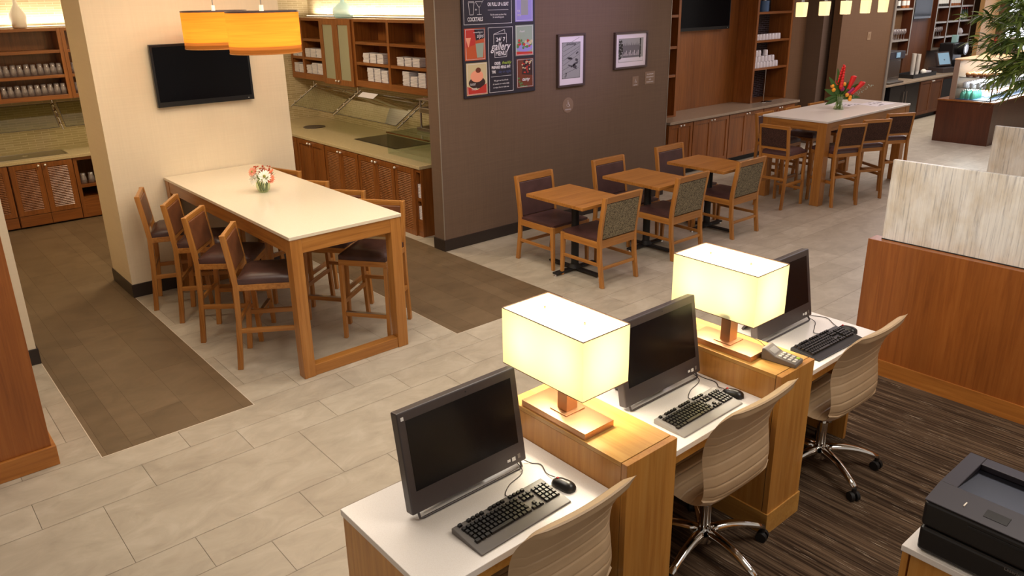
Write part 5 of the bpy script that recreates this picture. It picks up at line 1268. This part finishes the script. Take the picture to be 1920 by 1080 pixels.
# ================================================================== COFFEE BAR
m0 = mark()
g = MB(); g.box(12.50, 17.6, 1.765, 2.45, 0.877, 0.912); o = g.build('countertop', 'granite_grey', bevel=0.003); tag(o, 'beige stone countertop of the coffee bar, holding the brewer and paper cups', 'countertop')
t = thing('undercounter_fridge', 'black two-door undercounter fridge below the coffee bar counter', 'fridge', (12.75, 1.80, 0.118))
MB().box(0, 1.25, 0.02, 0.6, 0.0, 0.755).build('body', 'black_plastic', t)
for k in range(2): 
    o = MB().box(0.01+k*0.62, 0.62+k*0.62, -0.01, 0.02, 0.10, 0.74).build('door', 'black_plastic', t, 0.004); g = MB(); g.cyl((0.56+k*0.12, -0.03, 0.35), (0.56+k*0.12, -0.03, 0.62), 0.008, n=8); g.build('handle', 'steel', o)
base_cabinet('dark red-brown base cabinet below the coffee bar, between the fridge and the bakery case', (14.02, 1.80, 0), 0, 1.05, 0.6, 'panel', 0.20, wd='bar_z')
t = thing('waste_unit', 'dark open unit below the coffee bar counter beside the bakery case', 'unit', (15.09, 1.82, 0.118)); MB().box(0, 0.9, 0, 0.58, 0, 0.755).build('body', 'redwood_z', t); MB().box(0.08, 0.8, -0.004, 0, 0.1, 0.7).build('opening', 'black_matte', t)
t = thing('coffee_machine', 'tall steel coffee machine at the left end of the coffee bar', 'coffee machine', (12.68, 1.84, 0.912))
MB().box(0, 0.60, 0.06, 0.5, 0, 0.44).build('body', 'steel', t, 0.01); MB().box(-0.01, 0.61, 0.0, 0.5, 0.44, 0.58).build('control_panel', 'printer_grey', t, 0.008)
MB().box(0.03, 0.57, 0.045, 0.06, 0.10, 0.41).build('front_door', 'steel', t, 0.006); MB().box(0.24, 0.38, -0.012, 0, 0.47, 0.56).build('display', 'pos_screen', t); MB().box(0.02, 0.58, -0.05, 0.06, 0, 0.035).build('drip_tray', 'steel', t, 0.004)
t = thing('serving_tray', 'black tray on the coffee bar holding paper cup stacks', 'tray', (14.00, 1.93, 0.912))
MB().box(0, 1.05, 0, 0.36, 0, 0.012).build('tray_base', 'black_matte', t)
for nm, b in (('front_side', (0, 1.05, 0, .012)), ('rear_side', (0, 1.05, .348, .36)), ('left_side', (0, .012, .012, .348)), ('right_side', (1.038, 1.05, .012, .348))): MB().box(*b, .012, .075).build(nm, 'black_matte', t)
cm = MB().lathe([(0.0, 0.0), (0.030, 0.0), (0.036, 0.07), (0.042, 0.105), (0.044, 0.108), (0.041, 0.108), (0.03, 0.004), (0, 0.004)], n=16).build('paper_cup', 'cup_white', smooth=40); fc = True
def puts(src, locs, label, cat, grp_):
    n_ = len(locs); xs_ = sorted({round(p[0], 3) for p in locs}); ys_ = sorted({round(p[1], 3) for p in locs}); zs_ = sorted({round(p[2], 3) for p in locs})
    for p in locs:
        if not src.get('label'): o = src
        else:
            o = src.copy(); C.objects.link(o)
            for ch in src.children: c = ch.copy(); C.objects.link(c); c.parent = o
        w_ = ov(zs_.index(round(p[2], 3)), len(zs_)) if len(zs_) > 1 else oh(xs_.index(round(p[0], 3)), len(xs_))
        if len(ys_) > 1: w_ += ', ' + ('front row' if round(p[1], 3) == ys_[0] else 'back row' if round(p[1], 3) == ys_[-1] else ORD[ys_.index(round(p[1], 3))] + ' row')
        o.location = p; tag(o, label + ', ' + w_, cat, grp_)
puts(cm, [(14.30, 2.10, 0.926+k*0.024) for k in range(15)], 'white paper cup, left stack on the black tray', 'paper cup', 'left stack of paper cups')
puts(cm, [(14.52, 2.10, 0.926+k*0.024) for k in range(14)], 'white paper cup, right stack on the black tray', 'paper cup', 'right stack of paper cups')
t = MB().ball((14.74, 2.06, 0.985), 0.06, 1.0, 14).build('lid_stack', 'cup_white', smooth=True); tag(t, 'round white lid stack on the black tray beside the paper cups', 'lids')
t = MB().box(14.84, 14.98, 2.0, 2.12, 0.926, 1.0).build('napkin_pile', 'paper', bevel=.004); tag(t, 'white napkin pile at the right end of the black tray', 'napkins')
t = thing('point_of_sale', 'grey till with a pale screen tilted towards the room, on the coffee bar', 'till', (15.75, 2.05, 0.912), -0.25)
MB().box(-0.25, 0.25, -0.15, 0.2, 0, 0.10).build('base', 'bezel', t, 0.006); MB().cyl((0, 0.1, 0.1), (0, 0.06, 0.26), 0.03).build('stand', 'bezel', t)
R_ = Matrix.Translation((0, 0.0, 0.13)) @ Matrix.Rotation(-0.35, 4, 'X'); MB().box(-0.20, 0.20, 0, 0.06, 0, 0.30, R_).build('housing', 'bezel', t, 0.008); MB().box(-0.17, 0.17, -0.003, 0, 0.03, 0.27, R_).build('screen', 'pos_screen', t)
t = thing('coffee_brewer', 'black coffee brewer with a shiny round head, on the coffee bar behind the till', 'coffee brewer', (16.35, 2.08, 0.912))
MB().box(-0.22, 0.25, 0, 0.3, 0, 0.56).build('body', 'black_plastic', t, 0.02); MB().cyl((0.12, -0.12, 0.44), (0.12, 0.02, 0.44), 0.13, n=24).build('brew_head', 'black_plastic', t, smooth=40); MB().cyl((0.12, -0.125, 0.44), (0.12, -0.12, 0.44), 0.09, n=24).build('head_ring', 'chrome', t)
MB().cyl((0, -0.08, 0.05), (0, -0.08, 0.22), 0.08, 0.06, n=20).build('carafe', 'screen', t, smooth=40); MB().box(-0.03, 0.10, 0.05, 0.15, 0.56, 0.72).build('hopper', 'blue_glass', t, 0.01)
# back shelves
def bshelf(x0, w, z0, shelves, posts, lab): return open_unit('bottle_shelf', lab, (x0, 2.42, 0), 0, w, 0.30, z0, 3.1, shelves, posts, back='redwood_z', mat='corner_trim', side=0.035, brail=0.03, up='redwood_z', edge='corner_trim')
bshelf(13.55, 1.17, 1.30, (1.62, 2.22), (), 'wooden wall shelf with wine glasses and bottles, left of the small bar television')
bshelf(15.82, 1.95, 1.33, (1.60, 1.91, 2.22), (0.62, 1.25), 'tall wooden bottle shelf with pale edges, right of the small bar television')
t = thing('bar_back_panel', 'brown wooden panel behind the till, between the two bottle shelves', 'wall panel', (14.73, 2.50, 0.912)); MB().box(0, 1.08, 0, 0.1, 0, 2.1).build('panel', 'bar_z', t)
television('wall_television', 'small dark television between the bottle shelves of the coffee bar', (15.15, 2.47, 2.00), 0.80, 0.55)
wg = bpy.data.objects.new('wine_glass', None); C.objects.link(wg)
MB().lathe([(0.0, 0.09), (0.02, 0.095), (0.036, 0.13), (0.036, 0.16), (0.029, 0.20), (0.028, 0.20), (0.034, 0.16), (0.034, 0.13), (0, 0.10)], n=12).build('bowl', 'tumbler_glass', wg, smooth=True)
MB().lathe([(0.0, 0), (0.034, 0), (0.005, 0.008), (0.004, 0.09), (0, 0.09)], n=12).build('stem', 'tumbler_glass', wg, smooth=True)
puts(wg, [(13.75+k*0.115, 2.47, 1.621) for k in range(8)], 'wine glass left of the bar television, front row', 'wine glass', 'wine glasses left of the bar television, front row')
puts(wg, [(13.80+k*0.115, 2.58, 1.621) for k in range(7)], 'wine glass left of the bar television, back row', 'wine glass', 'wine glasses left of the bar television, back row')
puts(wg, [(15.93+k*0.10, 2.48, 1.601) for k in range(5)], 'wine glass right of the bar television', 'wine glass', 'wine glasses right of the bar television')
for nm, m_, rr in (('wine_bottle', 'bottle_dark', 1.0), ('spirit_bottle', 'bottle_amber', 1.15), ('wine_bottle', 'bottle_green', 1.0)):
    b_ = bpy.data.objects.new(nm, None); C.objects.link(b_)
    MB().lathe([(0, 0), (.037*rr, 0), (.037*rr, .17), (.03*rr, .20), (.014, .235), (.014, .30), (0, .30)], n=14).build('glass_body', m_, b_, smooth=50)
    MB().lathe([(.0376*rr, .05), (.0376*rr, .14)], n=14).build('paper_label', 'white_label', b_, smooth=True)
    MB().lathe([(.015, .27), (.015, .305), (0, .305)], n=10).build('cap', 'white_label' if m_ != 'bottle_green' else 'red_plastic', b_)
    if m_ == 'bottle_dark':
        puts(b_, [(15.93+k*0.115, 2.47, 2.221) for k in range(5)], 'dark bottle, top of the tall bottle shelf, left bay', 'bottle', 'dark bottles in the left bay')
        puts(b_, [(13.80+k*0.16, 2.47, 2.221) for k in range(3)], 'dark bottle with white label above the wine glasses', 'bottle', 'dark bottles above the wine glasses')
    elif m_ == 'bottle_amber':
        puts(b_, [(16.535+k*0.118, 2.47, 2.221) for k in range(5)], 'amber bottle, top of the tall bottle shelf, middle bay', 'bottle', 'amber bottles in the middle bay')
        puts(b_, [(14.33, 2.47, 2.221), (14.50, 2.47, 2.221)], 'amber bottle with white label above the wine glasses', 'bottle', 'amber bottles above the wine glasses')
    else:
        puts(b_, [(17.18+k*0.12, 2.47, 1.911) for k in range(4)], 'green bottle, tall bottle shelf, right bay', 'bottle', 'green bottles in the right bay')
        for o_ in bpy.data.objects:
            if o_.get('group') == 'green bottles in the right bay': o_.scale = (.85, .85, .85)
t = thing('teapot', 'small pale pot on the lower shelf of the right bay', 'pot', (17.35, 2.50, 1.601)); MB().lathe([(0, 0), (.07, 0), (.09, .06), (.06, .12), (.02, .14), (0, .14)], n=16).build('body', 'paper', t, smooth=True); MB().tube([(.08, 0, .05), (.12, 0, .08), (.14, 0, .12)], .012).build('spout', 'paper', t)
t = thing('light_switch', 'small square switch plate beside the bottle shelf', 'switch', (14.80, 2.497, 1.55)); MB().box(0, .09, -.006, 0, 0, .14).build('plate', 'paper', t); MB().box(.035, .055, -.012, -.006, .05, .09).build('rocker', 'white_label', t)
settle(m0, *NIC)
t = thing('light_switch', 'square switch plate high on the brown wall left of the coffee bar', 'switch', (12.10, 2.01, 1.80)); MB().box(-.06, .06, -.006, 0, -.07, .07).build('plate', 'cream_switch', t, 0.002); MB().box(-.015, .015, -.012, -.006, -.03, .03).build('rocker', 'cream_switch', t)
area((16.0, 2.35, 3.25), 3.5, 16, SOFT, sy=0.3)

# ================================================================== BAKERY CASE
t = thing('bakery_case', 'glass bakery display case on a dark wooden base, in front of the coffee bar', 'display case', (12.70, 0.01, 0))
MB().box(0, 2.9, 0, 0.90, 0.0, 0.715).build('base', 'redwood_z', t, 0.003); MB().box(-0.01, 2.91, -0.01, 0.91, 0.715, 0.74).build('base_top', 'cherry_x', t, 0.002)
MB().box(0.04, 2.8, 0.65, 0.74, 0.741, 1.405).build('rear_post', 'sign_plate', t, 0.003)
MB().box(0.035, 2.82, 0.07, 0.745, 1.406, 1.43).build('top_panel', 'reflection_top', t, 0.002)  # peach colour paints the orange reflection seen in the glass top
g = MB(); g.box(0.05, 0.056, 0.085, 0.65, 0.742, 1.404); g.build('glass_pane', 'glass_clear', t)
g = MB(); g.box(0.057, 2.8, 0.079, 0.085, 0.742, 1.404); g.build('side_glass', 'glass_clear', t)
g = MB(); g.box(0.045, 0.06, 0.075, 0.09, 0.741, 1.405); g.build('corner_post', 'bezel', t)
for z in (0.935, 1.115): MB().box(0.07, 2.78, 0.10, 0.64, z, z+0.012).build('glass_shelf', 'steel', t)
MB().box(0.07, 2.78, 0.10, 0.64, 0.742, 0.752).build('deck', 'blue_enamel', t)
area((14.0, 0.36, 1.40), 2.4, 40, (0.92, 0.96, 1.0), sy=0.4)
for z_ in (1.108, 0.928): area((14.0, 0.36, z_), 2.4, 26, (0.92, 0.96, 1.0), sy=0.3)  # shelf lights added to brighten the inside of the case
def coll(src, pts, lab, cat, grp_): puts(src, pts, lab, cat, grp_)
ms = bpy.data.objects.new('muffin', None); C.objects.link(ms); MB().cyl((0, 0, 0), (0, 0, .04), .028, .038, n=14).build('wrapper', 'photo_brown', ms, smooth=40); MB().ball((0, 0, .045), .043, .75, 12).build('muffin_top', 'bread', ms, smooth=True)
coll(ms, [(12.84+i*0.11, 0.54-j*0.105, 1.1275) for i in range(3) for j in range(4)], 'brown muffin, bakery case top shelf', 'muffin', 'muffins in the bakery case')
rs = MB().lathe([(0, 0), (.05, 0), (.06, .02), (.045, .045), (0, .055)], n=14).build('bread_roll', 'pastry', smooth=True)
coll(rs, [(13.25+i*0.135, 0.54-j*0.13, 1.1275) for i in range(17) for j in range(3)], 'golden bread roll, bakery case top shelf', 'bread roll', 'bread rolls in the bakery case')
cb_ = bpy.data.objects.new('dessert_cup', None); C.objects.link(cb_); MB().cyl((0, 0, 0), (0, 0, .075), .028, .038, n=14).build('cup', 'white_ceramic', cb_, smooth=40); MB().lathe([(.036, .0755), (.03, .09), (0, .10)], n=12).build('lid', 'tumbler_glass', cb_)
coll(cb_, [(12.84+i*0.12, 0.56-j*0.105, 0.948) for i in range(20) for j in range(4)], 'white dessert cup, bakery case middle shelf', 'dessert cup', 'dessert cups in the bakery case')
bt = bpy.data.objects.new('drink_bottle', None); C.objects.link(bt); MB().lathe([(0, 0), (.03, 0), (.03, .09), (.012, .12), (.012, .14), (0, .14)], n=12).build('bottle_body', 'teal', bt, smooth=50); MB().cyl((0, 0, .14), (0, 0, .155), .014, n=10).build('cap', 'white_label', bt)
coll(bt, [(12.83+i*0.09, 0.58-j*0.08, 0.753) for i in range(5) for j in range(3)], 'green drink bottle, bakery case bottom deck', 'bottle', 'drink bottles in the bakery case')
yg = bpy.data.objects.new('yogurt_pot', None); C.objects.link(yg); MB().cyl((0, 0, 0), (0, 0, .08), .03, .036, n=12).build('pot', 'white_label', yg, smooth=40); MB().cyl((0, 0, .08), (0, 0, .085), .037, n=12).build('lid', 'petal_coral', yg)
coll(yg, [(13.32+i*0.11, 0.56-j*0.10, 0.753) for i in range(17) for j in range(4)], 'white pot with coral lid, bakery case bottom deck', 'pot', 'pots in the bakery case')
t = thing('coffee_grinder', 'grey rounded grinder standing on top of the bakery case', 'grinder', (14.35, 0.42, 1.43)); MB().box(-.12, .10, -.1, .1, 0, .10).build('base', 'bezel', t, .01); MB().lathe([(0, .1), (.07, .1), (.13, .2), (.12, .27), (0, .30)], n=20).build('bowl', 'steel', t, smooth=50)
t = thing('syrup_bottle', 'red plastic bottle on top of the bakery case', 'bottle', (14.05, 0.60, 1.43)); MB().lathe([(0, 0), (.05, 0), (.05, .20), (.02, .27), (.015, .33), (0, .33)], n=16).build('body', 'red_plastic', t, smooth=50); MB().cyl((0, 0, .33), (0, 0, .35), .018, n=10).build('cap', 'black_matte', t)

# ================================================================== BAMBOO PLANT
t = thing('bamboo_plant', 'leafy green bamboo plant behind the stone screens, at the right edge of the picture', 'plant', (6.6, -2.40, 0))
MB().lathe([(0, 0), (.20, 0), (.25, .45), (.23, .45), (.20, .40), (0, .40)], n=24).build('pot', 'bezel', t, smooth=40); MB().lathe([(0, .40), (.20, .40)], n=24).build('soil', 'soil', t)
rb = random.Random(3); tips = []
for k in range(9):
    a = k*2*PI/9; b0 = Vector((.10*math.cos(a), .10*math.sin(a), .40)); ln_ = rb.uniform(.15, .40); top = Vector((b0.x+ln_*math.cos(a), b0.y+ln_*math.sin(a), rb.uniform(2.25, 3.0)))
    pts = [b0.lerp(top, u)+Vector((math.cos(a), math.sin(a), 0))*(-.12*math.sin(PI*u)) for u in [i/8 for i in range(9)]]
    MB().tube(pts, [.012*(1-.6*i/8) for i in range(9)], 6).build('cane', 'stem_green', t, smooth=True)
    for i in range(5 if k % 2 else 6, 9): tips.append((pts[i], a))
bm = bmesh.new(); tone = bm.faces.layers.float.new('tone')
def leaf(bm, p, d, L, w, tn):
    d = d.normalized(); s = d.cross(Vector((rb.uniform(-1, 1), rb.uniform(-1, 1), 1.6))).normalized(); n = s.cross(d)
    pr = None
    for i in range(5):
        u = i/4; c = p+d*L*u-Vector((0, 0, L*.28*u*u)); ww = w*(.25, 1, .85, .5, 0.03)[i]; v = (bm.verts.new(c-s*ww+n*ww*.3), bm.verts.new(c), bm.verts.new(c+s*ww+n*ww*.3))
        if pr:
            for q in (0, 1):
                f = bm.faces.new((pr[q], pr[q+1], v[q+1], v[q])); f[tone] = tn
        pr = v
g2 = MB()
for p, a in tips:
    for j in range(7):
        th = a+rb.uniform(-1.3, 1.3); d = Vector((math.cos(th), math.sin(th), rb.uniform(-.25, .35))); L = rb.uniform(.15, .50)
        q = [p+d*L*u-Vector((0, 0, .12*L*u*u)) for u in (0, .35, .7, 1)]; g2.tube(q, .0025, 4)
        for m_ in range(18):
            u = rb.uniform(.3, 1.0); c = p+d*L*u-Vector((0, 0, .12*L*u*u)); e = d.copy(); e.rotate(Euler((rb.uniform(-.6, .6), rb.uniform(-.6, .6), rb.uniform(-1.1, 1.1)))); e.z -= .12
            leaf(bm, c, e, rb.uniform(.09, .17), rb.uniform(.011, .018), rb.random())
g2.build('twigs', 'stem_green', t)
me = bpy.data.meshes.new('foliage'); bm.to_mesh(me); bm.free(); me.materials.append(M['bamboo_leaf']); o = bpy.data.objects.new('foliage', me); C.objects.link(o); o.parent = t

for o_ in C.objects:
    if o_.get('label') and not 4 <= len(o_['label'].split()) <= 16: print('LABEL LENGTH', len(o_['label'].split()), o_['label'])
